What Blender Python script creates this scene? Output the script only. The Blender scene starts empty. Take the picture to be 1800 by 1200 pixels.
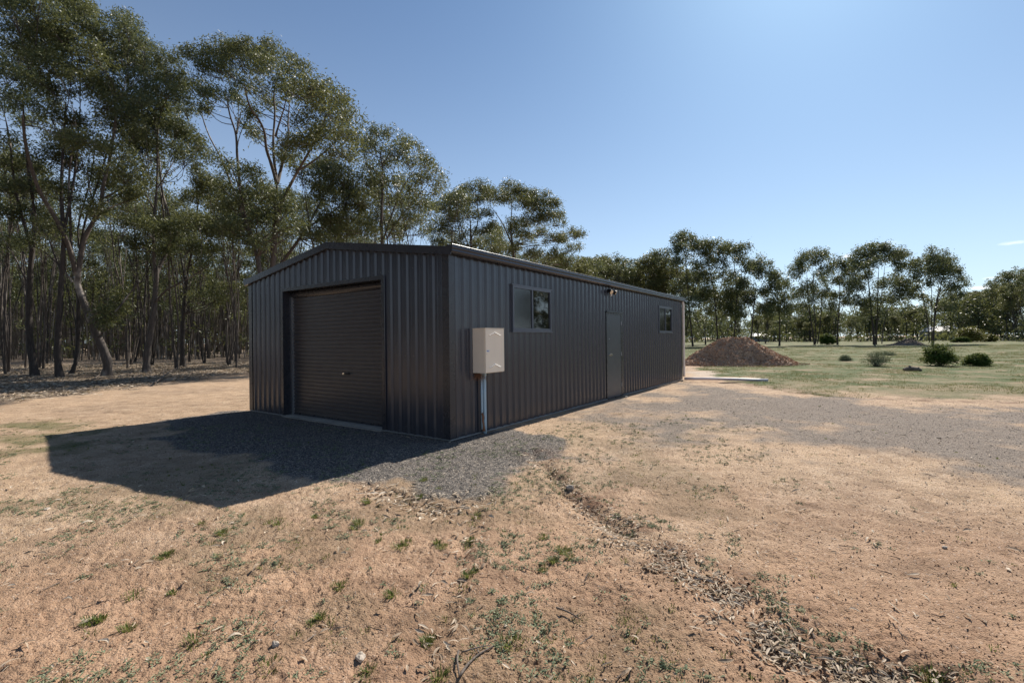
import bpy, math
import numpy as np
from mathutils import Matrix, Vector

scene = bpy.context.scene
R = math.radians
SEED = 7

# ------------------------------------------------------------------ camera
F_PX, CX_PX, CY_PX = 835.5, 900.0, 595.2        # measured on the 1800 px photograph
CAM_H, PITCH, ROLL = 1.605, 0.0023, -0.0115
CP, SP, CR, SR = math.cos(PITCH), math.sin(PITCH), math.cos(ROLL), math.sin(ROLL)
right0, up0, fwd = Vector((1, 0, 0)), Vector((0, -SP, CP)), Vector((0, CP, SP))
cr_, cu_ = CR * right0 + SR * up0, -SR * right0 + CR * up0
cam_data = bpy.data.cameras.new("camera")
cam_data.sensor_width = 36.0
cam_data.lens = 36.0 * F_PX / 1800.0
cam_data.shift_y = (CY_PX - 600.0) / 1800.0
cam_data.clip_start = 0.05
cam_data.clip_end = 6000
cam = bpy.data.objects.new("camera", cam_data)
scene.collection.objects.link(cam)
cam.matrix_world = Matrix(((cr_.x, cu_.x, -fwd.x, 0), (cr_.y, cu_.y, -fwd.y, 0),
                           (cr_.z, cu_.z, -fwd.z, CAM_H), (0, 0, 0, 1)))
scene.camera = cam

# ------------------------------------------------------------------ light
SUN_AZ, SUN_EL = 33.4, 41.6      # degrees right of the viewing axis (+Y), above the horizon
world = bpy.data.worlds.new("World")
scene.world = world
world.use_nodes = True
wn, wl = world.node_tree.nodes, world.node_tree.links
wn.clear()
w_out = wn.new("ShaderNodeOutputWorld")
w_bg = wn.new("ShaderNodeBackground")
w_sky = wn.new("ShaderNodeTexSky")
w_sky.sky_type = 'NISHITA'
w_sky.sun_disc = False
w_sky.sun_elevation = R(SUN_EL)
w_sky.sun_rotation = R(SUN_AZ)
w_sky.altitude = 200
w_sky.air_density = 1.0
w_sky.dust_density = 0.7
w_sky.ozone_density = 3.5
w_bg.inputs['Strength'].default_value = 0.056
# a few wisps of cloud low over the right-hand trees
w_tc = wn.new("ShaderNodeTexCoord")
def w_math(op, a, b=None, clamp=False):
    n = wn.new("ShaderNodeMath"); n.operation = op; n.use_clamp = clamp
    for i, v in enumerate((a, b)):
        if v is None: continue
        if isinstance(v, (int, float)): n.inputs[i].default_value = v
        else: wl.new(v, n.inputs[i])
    return n.outputs[0]
def px_dir(px, py):
    X, Y = px - CX_PX, py - CY_PX
    X, Y = CR * X + SR * Y, -SR * X + CR * Y
    a, b, c = X / F_PX, 1.0, -Y / F_PX
    return np.array([a, b * CP - c * SP, b * SP + c * CP])
cloud = None
w_ns = wn.new("ShaderNodeTexNoise")
w_ns.inputs['Scale'].default_value = 26; w_ns.inputs['Detail'].default_value = 5
w_mp = wn.new("ShaderNodeMapping"); w_mp.inputs['Scale'].default_value = (1, 1, 3.5)
wl.new(w_tc.outputs['Generated'], w_mp.inputs[0]); wl.new(w_mp.outputs[0], w_ns.inputs[0])
w_sep = wn.new("ShaderNodeSeparateXYZ"); wl.new(w_tc.outputs['Generated'], w_sep.inputs[0])
for (px, py, rx, rz) in [(1497, 450, .014, .006), (1780, 427, .012, .0035), (1757, 488, .014, .003),
                         (1560, 428, .016, .004), (1722, 506, .012, .003)]:
    d = px_dir(px, py); d = d / np.linalg.norm(d)
    dx = w_math('DIVIDE', w_math('SUBTRACT', w_sep.outputs[0], float(d[0])), rx)
    dz = w_math('DIVIDE', w_math('SUBTRACT', w_sep.outputs[2], float(d[2])), rz)
    r2 = w_math('ADD', w_math('MULTIPLY', dx, dx), w_math('MULTIPLY', dz, dz))
    m = w_math('SUBTRACT', 1.0, r2, True)
    m = w_math('MULTIPLY', m, w_math('GREATER_THAN', w_sep.outputs[1], 0.0))
    cloud = m if cloud is None else w_math('ADD', cloud, m, True)
cl = w_math('MULTIPLY', cloud, w_math('MULTIPLY', w_math('SUBTRACT', w_ns.outputs[0], 0.45), 3.5, True), True)
w_mix = wn.new("ShaderNodeMixRGB")
w_hz = wn.new("ShaderNodeMixRGB")          # pale dusty air low over the land
wl.new(w_math('MULTIPLY', w_math('POWER', 2.718, w_math('MULTIPLY', w_math('ABSOLUTE', w_sep.outputs[2]), -3.6)), .74), w_hz.inputs[0])
w_tn = wn.new("ShaderNodeMixRGB"); w_tn.blend_type = 'MULTIPLY'; w_tn.inputs[0].default_value = 1.0
wl.new(w_sky.outputs[0], w_tn.inputs[1]); w_tn.inputs[2].default_value = (.60, .925, 1.15, 1)
wl.new(w_tn.outputs[0], w_hz.inputs[1]); w_hz.inputs[2].default_value = (12.0, 13.6, 15.0, 1)
wl.new(cl, w_mix.inputs[0]); wl.new(w_hz.outputs[0], w_mix.inputs[1])
w_mix.inputs[2].default_value = (17, 17.2, 17.6, 1)
wl.new(w_mix.outputs[0], w_bg.inputs[0]); wl.new(w_bg.outputs[0], w_out.inputs[0])

sun_data = bpy.data.lights.new("sun", 'SUN')
sun_data.energy = 5.0
sun_data.angle = R(0.5)
sun_data.color = (1.0, 0.93, 0.83)
sun = bpy.data.objects.new("sun", sun_data)
scene.collection.objects.link(sun)
sun_dir = Vector((math.sin(R(SUN_AZ)) * math.cos(R(SUN_EL)), math.cos(R(SUN_AZ)) * math.cos(R(SUN_EL)), math.sin(R(SUN_EL))))
sun.rotation_euler = sun_dir.to_track_quat('Z', 'Y').to_euler()
sun.location = sun_dir * 50

scene.view_settings.view_transform = 'Standard'
scene.view_settings.look = 'None'
scene.view_settings.exposure = 0.58
scene.view_settings.gamma = 1.0

# ------------------------------------------------------------------ helpers
def inv(px, py, Y):
    """world point seen at photo pixel px, py at depth Y (metres along +Y)"""
    d = px_dir(px, py)
    t = Y / d[1]
    return np.array([0, 0, CAM_H]) + d * t
def gp(px, py):
    d = px_dir(px, py); t = -CAM_H / d[2]
    return (d * t)[:2]

def vnoise(x, y, seed=0):
    x = np.asarray(x, float); y = np.asarray(y, float)
    xi = np.floor(x).astype(np.int64); yi = np.floor(y).astype(np.int64)
    fx, fy = x - xi, y - yi
    fx = fx * fx * fx * (fx * (fx * 6 - 15) + 10); fy = fy * fy * fy * (fy * (fy * 6 - 15) + 10)
    def h(a, b):
        n = (a * 374761393 + b * 668265263 + seed * 974634777) & 0xffffffff
        n = ((n ^ (n >> 13)) * 1274126177) & 0xffffffff
        n = ((n ^ (n >> 16)) * 2246822519) & 0xffffffff
        return ((n ^ (n >> 15)) & 0xffffff) / float(0xffffff)
    return (h(xi, yi) * (1 - fx) + h(xi + 1, yi) * fx) * (1 - fy) + (h(xi, yi + 1) * (1 - fx) + h(xi + 1, yi + 1) * fx) * fy
def fbm(x, y, o=4, seed=0):
    s, a, t = 0, 1.0, 0
    for k in range(o):
        s = s + a * vnoise(x * 2 ** k + 17.3 * k, y * 2 ** k - 9.1 * k, seed + k); t += a; a *= .5
    return s / t
def smooth(e0, e1, v):
    t = np.clip((v - e0) / (e1 - e0), 0, 1); return t * t * (3 - 2 * t)
def seg_dist(x, y, pts):
    best = np.full(np.shape(x), 1e9)
    for (a, b) in zip(pts[:-1], pts[1:]):
        ax, ay = a; bx, by = b; dx, dy = bx - ax, by - ay
        t = np.clip(((x - ax) * dx + (y - ay) * dy) / (dx * dx + dy * dy), 0, 1)
        best = np.minimum(best, np.hypot(x - ax - t * dx, y - ay - t * dy))
    return best
def poly_sd(x, y, pts):
    """signed distance, positive inside"""
    inside = np.zeros(np.shape(x), bool)
    n = len(pts)
    for i in range(n):
        (ax, ay), (bx, by) = pts[i], pts[(i + 1) % n]
        c = ((ay > y) != (by > y))
        if ay != by:
            inside ^= c & (x < (bx - ax) * (y - ay) / (by - ay) + ax)
    d = seg_dist(x, y, list(pts) + [pts[0]])
    return np.where(inside, d, -d)

class Buf:
    def __init__(s): s.v = []; s.q = []; s.t = []; s.n = 0; s.qm = []; s.tm = []
    def add(s, v, q=None, t=None, m=0):
        v = np.asarray(v, float).reshape(-1, 3)
        s.v.append(v)
        if q is not None and len(q):
            q = np.asarray(q).reshape(-1, 4); s.q.append(q + s.n); s.qm.append(np.full(len(q), m))
        if t is not None and len(t):
            t = np.asarray(t).reshape(-1, 3); s.t.append(t + s.n); s.tm.append(np.full(len(t), m))
        s.n += len(v)
    def box(s, x0, y0, z0, x1, y1, z1, m=0):
        v = [(x0, y0, z0), (x1, y0, z0), (x1, y1, z0), (x0, y1, z0), (x0, y0, z1), (x1, y0, z1), (x1, y1, z1), (x0, y1, z1)]
        s.add(v, [(0, 3, 2, 1), (4, 5, 6, 7), (0, 1, 5, 4), (1, 2, 6, 5), (2, 3, 7, 6), (3, 0, 4, 7)], m=m)
    def tube(s, pts, rad, k=8, m=0, cap=True):
        P = np.asarray(pts, float); n = len(P)
        rad = np.broadcast_to(np.asarray(rad, float), (n,))
        T = np.gradient(P, axis=0); T /= np.linalg.norm(T, axis=1)[:, None] + 1e-12
        ref = np.array([0., 0, 1]) if abs(T[:, 2]).mean() < .7 else np.array([1., 0, 0])
        A = np.cross(T, ref); A /= np.linalg.norm(A, axis=1)[:, None] + 1e-12
        B = np.cross(T, A)
        an = np.arange(k) * 2 * np.pi / k
        V = P[:, None, :] + rad[:, None, None] * (np.cos(an)[None, :, None] * A[:, None, :] + np.sin(an)[None, :, None] * B[:, None, :])
        i = np.arange(n - 1)[:, None] * k; j = np.arange(k)[None, :]; j2 = (j + 1) % k
        Q = np.stack([i + j, i + j2, i + k + j2, i + k + j], -1).reshape(-1, 4)
        vv = V.reshape(-1, 3); tt = []
        if cap:
            vv = np.vstack([vv, P[0], P[-1]])
            for a in range(k):
                tt.append((n * k, (a + 1) % k, a)); tt.append((n * k + 1, (n - 1) * k + a, (n - 1) * k + (a + 1) % k))
        s.add(vv, Q, tt if cap else None, m=m)
    def mesh(s, name, mats, smooth_=False):
        me = bpy.data.meshes.new(name)
        v = np.vstack(s.v)
        q = np.vstack(s.q) if s.q else np.zeros((0, 4), int); t = np.vstack(s.t) if s.t else np.zeros((0, 3), int)
        me.vertices.add(len(v)); me.vertices.foreach_set("co", v.astype(np.float32).ravel())
        nl = len(q) * 4 + len(t) * 3
        me.loops.add(nl); me.loops.foreach_set("vertex_index", np.concatenate([q.ravel(), t.ravel()]).astype(np.int32))
        me.polygons.add(len(q) + len(t))
        st = np.concatenate([np.arange(len(q)) * 4, len(q) * 4 + np.arange(len(t)) * 3])
        me.polygons.foreach_set("loop_start", st.astype(np.int32))
        mi = np.concatenate([np.concatenate(s.qm) if s.qm else np.zeros(0, int), np.concatenate(s.tm) if s.tm else np.zeros(0, int)])
        me.polygons.foreach_set("material_index", mi.astype(np.int32))
        me.polygons.foreach_set("use_smooth", np.full(len(q) + len(t), bool(smooth_)))
        for m in (mats if isinstance(mats, (list, tuple)) else [mats]): me.materials.append(m)
        me.update(calc_edges=True)
        return me
    def obj(s, name, mats, parent=None, smooth_=False, loc=None):
        o = bpy.data.objects.new(name, s.mesh(name, mats, smooth_)); scene.collection.objects.link(o)
        if parent is not None: o.parent = parent
        if loc is not None: o.location = loc
        return o

def tag(o, label=None, cat=None, group=None, kind=None):
    if label: o["label"] = label
    if cat: o["category"] = cat
    if group: o["group"] = group
    if kind: o["kind"] = kind
    return o
def empty(name, loc=(0, 0, 0), rz=0.0):
    e = bpy.data.objects.new(name, None); scene.collection.objects.link(e)
    e.location = loc; e.rotation_euler = (0, 0, rz); e.empty_display_size = .3
    return e

# ------------------------------------------------------------------ materials
class NT:
    def __init__(s, name):
        s.m = bpy.data.materials.new(name); s.m.use_nodes = True
        s.nt = s.m.node_tree; s.b = s.nt.nodes["Principled BSDF"]; s.out = s.nt.nodes["Material Output"]
    def n(s, t, **k):
        o = s.nt.nodes.new(t)
        for a, v in k.items(): setattr(o, a, v)
        return o
    def l(s, a, b): s.nt.links.new(a, b)
    def val(s, sock, v):
        if hasattr(v, 'node'): s.l(v, sock)
        else: sock.default_value = v
    def coord(s, scale=(1, 1, 1), kind='Object'):
        tc = s.n("ShaderNodeTexCoord"); mp = s.n("ShaderNodeMapping"); mp.inputs['Scale'].default_value = scale
        s.l(tc.outputs[kind], mp.inputs[0]); return mp.outputs[0]
    def noise(s, co, scale, detail=4, rough=.55):
        n = s.n("ShaderNodeTexNoise"); s.l(co, n.inputs[0]); n.inputs['Scale'].default_value = scale
        n.inputs['Detail'].default_value = detail; n.inputs['Roughness'].default_value = rough; return n.outputs[0]
    def vor(s, co, scale, feat='F1'):
        n = s.n("ShaderNodeTexVoronoi"); n.feature = feat; s.l(co, n.inputs['Vector']); n.inputs['Scale'].default_value = scale; return n
    def math(s, op, a, b=0.0, clamp=False):
        n = s.n("ShaderNodeMath", operation=op, use_clamp=clamp); s.val(n.inputs[0], a); s.val(n.inputs[1], b); return n.outputs[0]
    def ramp(s, f, stops):
        n = s.n("ShaderNodeValToRGB"); s.l(f, n.inputs[0]); e = n.color_ramp.elements
        while len(e) < len(stops): e.new(.5)
        for el, (p, c) in zip(e, stops): el.position = p; el.color = (*c, 1) if len(c) == 3 else c
        return n.outputs[0]
    def mix(s, f, a, b, mode='MIX'):
        n = s.n("ShaderNodeMixRGB", blend_type=mode); s.val(n.inputs[0], f)
        s.val(n.inputs[1], a if hasattr(a, 'node') else (*a, 1)); s.val(n.inputs[2], b if hasattr(b, 'node') else (*b, 1)); return n.outputs[0]
    def bump(s, h, strength, dist, nrm=None):
        n = s.n("ShaderNodeBump"); s.val(n.inputs['Height'], h); n.inputs['Strength'].default_value = strength
        n.inputs['Distance'].default_value = dist
        if nrm is not None: s.l(nrm, n.inputs['Normal'])
        return n.outputs[0]
    def attr(s, name):
        n = s.n("ShaderNodeAttribute", attribute_name=name); return n.outputs['Fac']
def V(v): return (v, v, v)

def paint_mat(name, col, rough=.4, var=.12, metal=0.0, spec=.5, dust=None, bumpy=.0):
    t = NT(name); co = t.coord()
    n1 = t.noise(co, 1.3, 5); n2 = t.noise(t.coord((6, 6, .6)), 3, 4)
    f = t.math('ADD', t.math('MULTIPLY', n1, .6), t.math('MULTIPLY', n2, .4))
    lo = tuple(c * (1 - var) for c in col); hi = tuple(c * (1 + var) for c in col)
    c = t.ramp(f, [(.3, lo), (.7, hi)])
    if dust is not None:
        tc = t.n("ShaderNodeTexCoord"); sp = t.n("ShaderNodeSeparateXYZ"); t.l(tc.outputs['Object'], sp.inputs[0])
        k = t.math('SUBTRACT', .42, t.math('MULTIPLY', sp.outputs[2], 1.2), True)
        k = t.math('MULTIPLY', k, t.noise(t.coord((3, 3, 1)), 4, 5))
        c = t.mix(k, c, dust)
    t.l(c, t.b.inputs['Base Color'])
    r = t.ramp(t.noise(co, 5, 6), [(.3, V(rough * .85)), (.75, V(min(1, rough * 1.2)))])
    t.l(r, t.b.inputs['Roughness'])
    t.b.inputs['Metallic'].default_value = metal
    t.b.inputs['Specular IOR Level'].default_value = spec
    if bumpy:
        t.l(t.bump(t.noise(t.coord((1, 1, .35)), 2.2, 3), bumpy, .02), t.b.inputs['Normal'])
    return t.m
M_STEEL = paint_mat("charcoal_cladding", (.034, .040, .056), .23, .10, spec=.62, dust=(.10, .078, .06), bumpy=.12)
M_STEEL2 = paint_mat("charcoal_trim", (.030, .032, .040), .28, .08, spec=.5)
M_DOOR = paint_mat("charcoal_door", (.055, .066, .080), .34, .06, spec=.45, dust=(.16, .12, .09))
M_CURTAIN = paint_mat("roller_curtain", (.055, .054, .060), .34, .10, spec=.45, dust=(.18, .13, .1))
M_WFRAME = paint_mat("window_frame_paint", (.09, .105, .135), .35, .06)
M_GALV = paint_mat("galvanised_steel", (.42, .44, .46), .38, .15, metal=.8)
M_CREAM = paint_mat("cream_enamel", (.88, .77, .62), .38, .05)
M_CREAM2 = paint_mat("cream_pvc_pipe", (.84, .74, .64), .45, .08, dust=(.3, .2, .14))
M_WHITE = paint_mat("white_paint", (.75, .74, .72), .5, .05)
M_CONDUIT = paint_mat("blue_grey_conduit", (.42, .56, .64), .5, .10)
M_RUST = paint_mat("rusty_clamp", (.22, .10, .05), .8, .4)
M_BLACK = paint_mat("black_plastic", (.015, .015, .016), .4, .2)
M_CHROME = paint_mat("satin_metal", (.7, .68, .64), .25, .05, metal=1.0)
M_LENS = paint_mat("warm_lens", (.8, .62, .42), .15, .05)
M_BLUE = paint_mat("blue_print", (.08, .15, .45), .5, .05)
M_CONC = paint_mat("concrete", (.33, .30, .26), .85, .25)
M_PIPE = paint_mat("pale_pvc_pipe", (.62, .56, .58), .4, .06)

def glass_mat(name, col, rough):
    t = NT(name)
    t.b.inputs['Base Color'].default_value = (*col, 1)
    t.b.inputs['Specular IOR Level'].default_value = 1.0
    t.b.inputs['IOR'].default_value = 1.55
    co = t.coord()
    t.l(t.ramp(t.noise(co, 3, 4), [(.4, V(rough)), (.8, V(rough * 2.5 + .01))]), t.b.inputs['Roughness'])
    t.l(t.bump(t.noise(co, .9, 2), .06, .02), t.b.inputs['Normal'])
    return t.m
M_GLASS = glass_mat("dark_glass", (.006, .008, .008), .015)
def screen_mat():
    t = NT("fly_screen")
    co = t.coord()
    v = t.vor(co, 260)
    c = t.mix(t.noise(co, 2.0, 3), (.010, .012, .014), (.022, .026, .032))
    t.l(c, t.b.inputs['Base Color']); t.b.inputs['Roughness'].default_value = .07
    t.b.inputs['Specular IOR Level'].default_value = .7
    t.l(t.bump(v.outputs['Distance'], .06, .002), t.b.inputs['Normal'])
    return t.m
M_SCREEN = screen_mat()

def leaf_mat(name, ca, cb, cc, trans=.35, rough=.46, spec=.26):
    t = NT(name)
    g = t.n("ShaderNodeNewGeometry"); oi = t.n("ShaderNodeObjectInfo")
    r = t.math('FRACT', t.math('ADD', g.outputs['Random Per Island'], t.math('MULTIPLY', oi.outputs['Random'], .37)))
    co = t.coord()
    nz = t.noise(co, .7, 3)
    f = t.math('ADD', t.math('MULTIPLY', r, .55), t.math('MULTIPLY', nz, .5))
    c = t.ramp(f, [(.15, ca), (.5, cb), (.85, cc)])
    t.l(c, t.b.inputs['Base Color'])
    t.b.inputs['Roughness'].default_value = rough
    t.b.inputs['Specular IOR Level'].default_value = spec
    tr = t.n("ShaderNodeBsdfTranslucent")
    t.l(t.mix(.5, c, (.24, .235, .07), 'MIX'), tr.inputs[0])
    mx = t.n("ShaderNodeMixShader"); mx.inputs[0].default_value = trans
    t.l(t.b.outputs[0], mx.inputs[1]); t.l(tr.outputs[0], mx.inputs[2]); t.l(mx.outputs[0], t.out.inputs[0])
    return t.m
M_LEAF = leaf_mat("gum_leaves", (.036, .054, .026), (.070, .096, .045), (.140, .158, .078), .32)
M_LEAF2 = leaf_mat("gum_leaves_bluish", (.040, .060, .035), (.077, .105, .056), (.145, .16, .088), .34)
M_LEAFO = leaf_mat("gum_leaves_olive", (.044, .058, .025), (.086, .106, .044), (.168, .175, .080), .34)
M_LEAFL = leaf_mat("gum_leaves_light", (.055, .068, .028), (.105, .118, .050), (.19, .18, .085), .38)
M_SHRUB = leaf_mat("shrub_leaves", (.035, .07, .018), (.055, .105, .024), (.085, .14, .035), .3, .75, .1)
M_SHRUBY = leaf_mat("yellow_shrub_leaves", (.10, .11, .025), (.17, .17, .04), (.26, .22, .06), .3)
M_GRASSB = leaf_mat("grass_blades", (.06, .10, .02), (.11, .17, .035), (.30, .26, .12), .4, .5)
M_WEED = leaf_mat("grey_green_weed", (.10, .13, .07), (.20, .235, .14), (.32, .335, .22), .1, .8, .15)
M_DRYLEAF = leaf_mat("dry_leaves", (.17, .115, .075), (.42, .33, .24), (.66, .56, .44), .1, .8, .2)
M_FIELD = leaf_mat("field_grass", (.08, .10, .03), (.15, .17, .06), (.34, .28, .15), .3, .6, .3)

def bark_mat(name, dark, mid, pale, thresh):
    t = NT(name)
    co = t.coord((1, 1, .22)); co2 = t.coord((1, 1, .6))
    n1 = t.noise(co, 14, 6, .65); n2 = t.noise(co2, 1.1, 4)
    c = t.ramp(n1, [(.3, dark), (.7, mid)])
    m = t.math('MULTIPLY', t.math('SUBTRACT', n2, thresh), 7.0, True)
    c = t.mix(m, c, pale)
    t.l(c, t.b.inputs['Base Color']); t.b.inputs['Roughness'].default_value = .85
    t.l(t.bump(n1, .6, .03), t.b.inputs['Normal'])
    return t.m
M_BARK = bark_mat("gum_bark", (.045, .037, .032), (.125, .102, .086), (.44, .39, .34), .57)
M_BARKD = bark_mat("dark_bark", (.028, .023, .020), (.075, .061, .052), (.30, .25, .21), .59)
M_BARKP = bark_mat("pale_bark", (.08, .065, .052), (.22, .185, .15), (.48, .42, .36), .5)
M_WOOD = bark_mat("dead_wood", (.07, .055, .045), (.20, .16, .13), (.40, .34, .28), .55)

def stone_mat(name, stops, rough=.8):
    t = NT(name); g = t.n("ShaderNodeNewGeometry")
    c = t.ramp(g.outputs['Random Per Island'], stops)
    t.l(t.mix(.35, c, t.ramp(t.noise(t.coord(), 60, 3), [(.3, V(.35)), (.7, V(1.0))]), 'MULTIPLY'), t.b.inputs['Base Color'])
    t.b.inputs['Roughness'].default_value = rough; t.b.inputs['Specular IOR Level'].default_value = .12
    return t.m
M_GSTONE = stone_mat("crushed_rock", [(0, (.05, .046, .043)), (.45, (.135, .12, .108)), (.8, (.26, .225, .19)), (1, (.46, .40, .33))])
M_PEBBLE = stone_mat("soil_pebbles", [(0, (.16, .09, .055)), (.55, (.34, .20, .125)), (.85, (.48, .33, .23)), (1, (.72, .62, .52))])
M_CLOD = stone_mat("soil_clods", [(0, (.06, .035, .024)), (.6, (.16, .09, .055)), (1, (.34, .21, .14))], .95)
M_ROCK = stone_mat("pale_rock", [(0, (.42, .36, .29)), (1, (.56, .48, .40))])
M_CHIPS = stone_mat("mulch_chips", [(0, (.18, .12, .08)), (.4, (.54, .34, .22)), (.8, (.72, .49, .34)), (1, (.82, .66, .50))], .85)

# ------------------------------------------------------------------ shed frame (needed by the ground)
SH_A = R(35.12); SH_C = np.array([-1.021, 7.733]); SL, SW, SHT = 13.28, 6.43, 3.0
U = np.array([math.sin(SH_A), math.cos(SH_A)]); Vv = np.array([-math.cos(SH_A), math.sin(SH_A)])
def shed_local(x, y):
    dx, dy = x - SH_C[0], y - SH_C[1]
    return dx * U[0] + dy * U[1], dx * Vv[0] + dy * Vv[1]
def shed_dist(x, y):
    a, b = shed_local(x, y)
    ox = np.maximum(np.maximum(-a, a - SL), 0); oy = np.maximum(np.maximum(-b, b - SW), 0)
    return np.hypot(ox, oy)

# ------------------------------------------------------------------ ground
P = lambda L: [tuple(gp(*q)) for q in L]
RUT_A = P([(935, 792), (985, 850), (1015, 882), (1060, 912), (1110, 940), (1160, 975), (1225, 1020), (1290, 1055), (1345, 1100), (1375, 1145), (1440, 1168), (1520, 1180), (1640, 1192)])
RUT_B = P([(838, 905), (815, 945), (808, 985), (800, 1040), (778, 1075), (762, 1110), (745, 1180)])
RUT_C = P([(640, 850), (700, 870), (770, 893), (840, 880)])
EDGE_R = P([(1200, 668), (1290, 672), (1420, 690), (1560, 700), (1800, 706)])
G_FRONT = P([(262, 738), (440, 716), (789, 760), (905, 742), (1000, 772), (985, 800), (930, 815), (900, 850), (820, 893), (740, 880), (660, 852), (560, 848), (430, 815), (320, 775)])
G_RIGHT = P([(905, 742), (1190, 672), (1240, 678), (1440, 695), (1900, 712), (2100, 760), (2100, 950), (1760, 860), (1500, 812), (1250, 790), (1050, 775)])
G_PALE = P([(1206, 652), (1310, 650), (1322, 658), (1290, 662), (1206, 662)])
GRASS_R = [tuple(gp(1225, 640)), tuple(gp(1290, 664)), tuple(gp(1420, 689)), tuple(gp(1600, 696)), tuple(gp(1900, 702)), (60, 22), (400, 120), (400, 400), (30, 400), (16, 60)]
LITTER = [tuple(gp(-250, 722)), tuple(gp(0, 708)), tuple(gp(90, 700)), tuple(gp(180, 688)), tuple(gp(330, 665)), tuple(gp(440, 655)), (-9, 30), (-6, 45), (2, 62), (10, 92), (-10, 104), (-120, 104), (-120, 10)]
GREENL = P([(-40, 790), (-40, 765), (40, 752), (150, 748), (200, 752), (100, 775), (20, 795)])

def gz(x, y):
    x = np.asarray(x, float); y = np.asarray(y, float)
    r = np.hypot(x, y); sd = shed_dist(x, y)
    near = np.clip(sd / 1.2, 0, 1) ** 1.0
    z = (fbm(x * .12, y * .12, 2, 3) - .5) * .10 * smooth(4, 25, sd)
    z = z + (fbm(x * .9, y * .9, 3, 11) - .5) * .05 * near
    z = z + (fbm(x * 5, y * 5, 3, 21) - .5) * .022 * (.3 + .7 * near) * smooth(40, 12, r)
    z = z + (np.abs(fbm(x * 19, y * 19, 4, 31) - .5) * -.070 + .007) * smooth(16, 6, r) * (.35 + .9 * fbm(x * 1.6, y * 1.6, 2, 33))
    wob = (fbm(x * 3, y * 3, 2, 41) - .5) * .22
    da = seg_dist(x, y, RUT_A) + wob * .55
    z = z - .050 * np.exp(-(da / .085) ** 2) * smooth(.35, .8, vnoise(x * 1.9, y * 1.9, 5)) + .026 * np.exp(-((da - .20) / .09) ** 2) * vnoise(x * 9, y * 9, 6)
    db = seg_dist(x, y, RUT_B) + wob * .5
    z = z - .022 * np.exp(-(db / .06) ** 2) * (.4 + vnoise(x * 2.2, y * 2.2, 8)) + .014 * np.exp(-((db - .17) / .08) ** 2)
    dc = seg_dist(x, y, RUT_C) + wob
    z = z - .03 * np.exp(-(dc / .14) ** 2)
    de = seg_dist(x, y, EDGE_R) + wob * 2
    z = z - .05 * np.exp(-(de / .25) ** 2) * smooth(9, 14, r) 
    z = z + smooth(110, 400, r) * 1.2 * 0
    return z - .018 * (1 - near) - .012
def gz1(x, y): return float(gz(np.array([x]), np.array([y]))[0])

def masks(x, y):
    w = (fbm(x * .8, y * .8, 4, 51) - .5); w2 = fbm(x * 3.1, y * 3.1, 3, 61) - .5
    g1 = smooth(-.25, .45, poly_sd(x, y, G_FRONT) + w * 1.1 + w2 * .4)
    g2 = smooth(-1.4, 2.8, poly_sd(x, y, G_RIGHT) + w * 4.2 + w2 * 1.2) * (.60 + .30 * w + .35 * w2)
    gravel = np.clip(np.maximum(g1, g2), 0, 1); masks.brown = np.clip(g2 * 1.3 - g1 * 1.2, 0, 1)
    masks.red = smooth(6.4, 2.6, y + .35 * np.abs(x) + w * 4) * .95  # redder soil towards the viewpoint, with some lens vignetting put into its colour
    gr = smooth(-.8, .8, poly_sd(x, y, GRASS_R) + w * 3)
    gr = gr * np.clip((.40 + .6 * smooth(15, 27, y + .3 * x * 0 + w * 14)) * (.62 + .8 * fbm(x * .07, y * .22, 3, 57)), 0, 1)
    gr = np.maximum(gr, .42 * smooth(-.5, .9, poly_sd(x, y, GREENL) + w * 5))
    near = (1 - gravel) * .5 * smooth(.48, .62, fbm(x * 1.1, y * 1.1, 3, 71)) * smooth(10.0, 7.0, y - .22 * x) * smooth(1.5, .0, x - .55 * y + .9)
    lit = smooth(-1.0, 1.6, poly_sd(x, y, LITTER) + w * 4 + w2 * 2)
    rut = np.exp(-(seg_dist(x - .12, y - .05, RUT_A) / .27) ** 2)
    rut = np.maximum(rut, .55 * np.exp(-(seg_dist(x, y, RUT_B) / .22) ** 2))
    rut = np.maximum(rut, .6 * np.exp(-(seg_dist(x, y, EDGE_R) / .5) ** 2) * (x > 4))
    rut = rut * (.45 + .55 * smooth(.42, .60, fbm(x * 1.7, y * 1.7, 2, 83))) * smooth(.38, .60, fbm(x * 5, y * 5, 4, 81))
    pale = smooth(-.2, .5, poly_sd(x, y, G_PALE) + w)
    return gravel, np.clip(gr, 0, 1), near, lit, rut, pale

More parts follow.
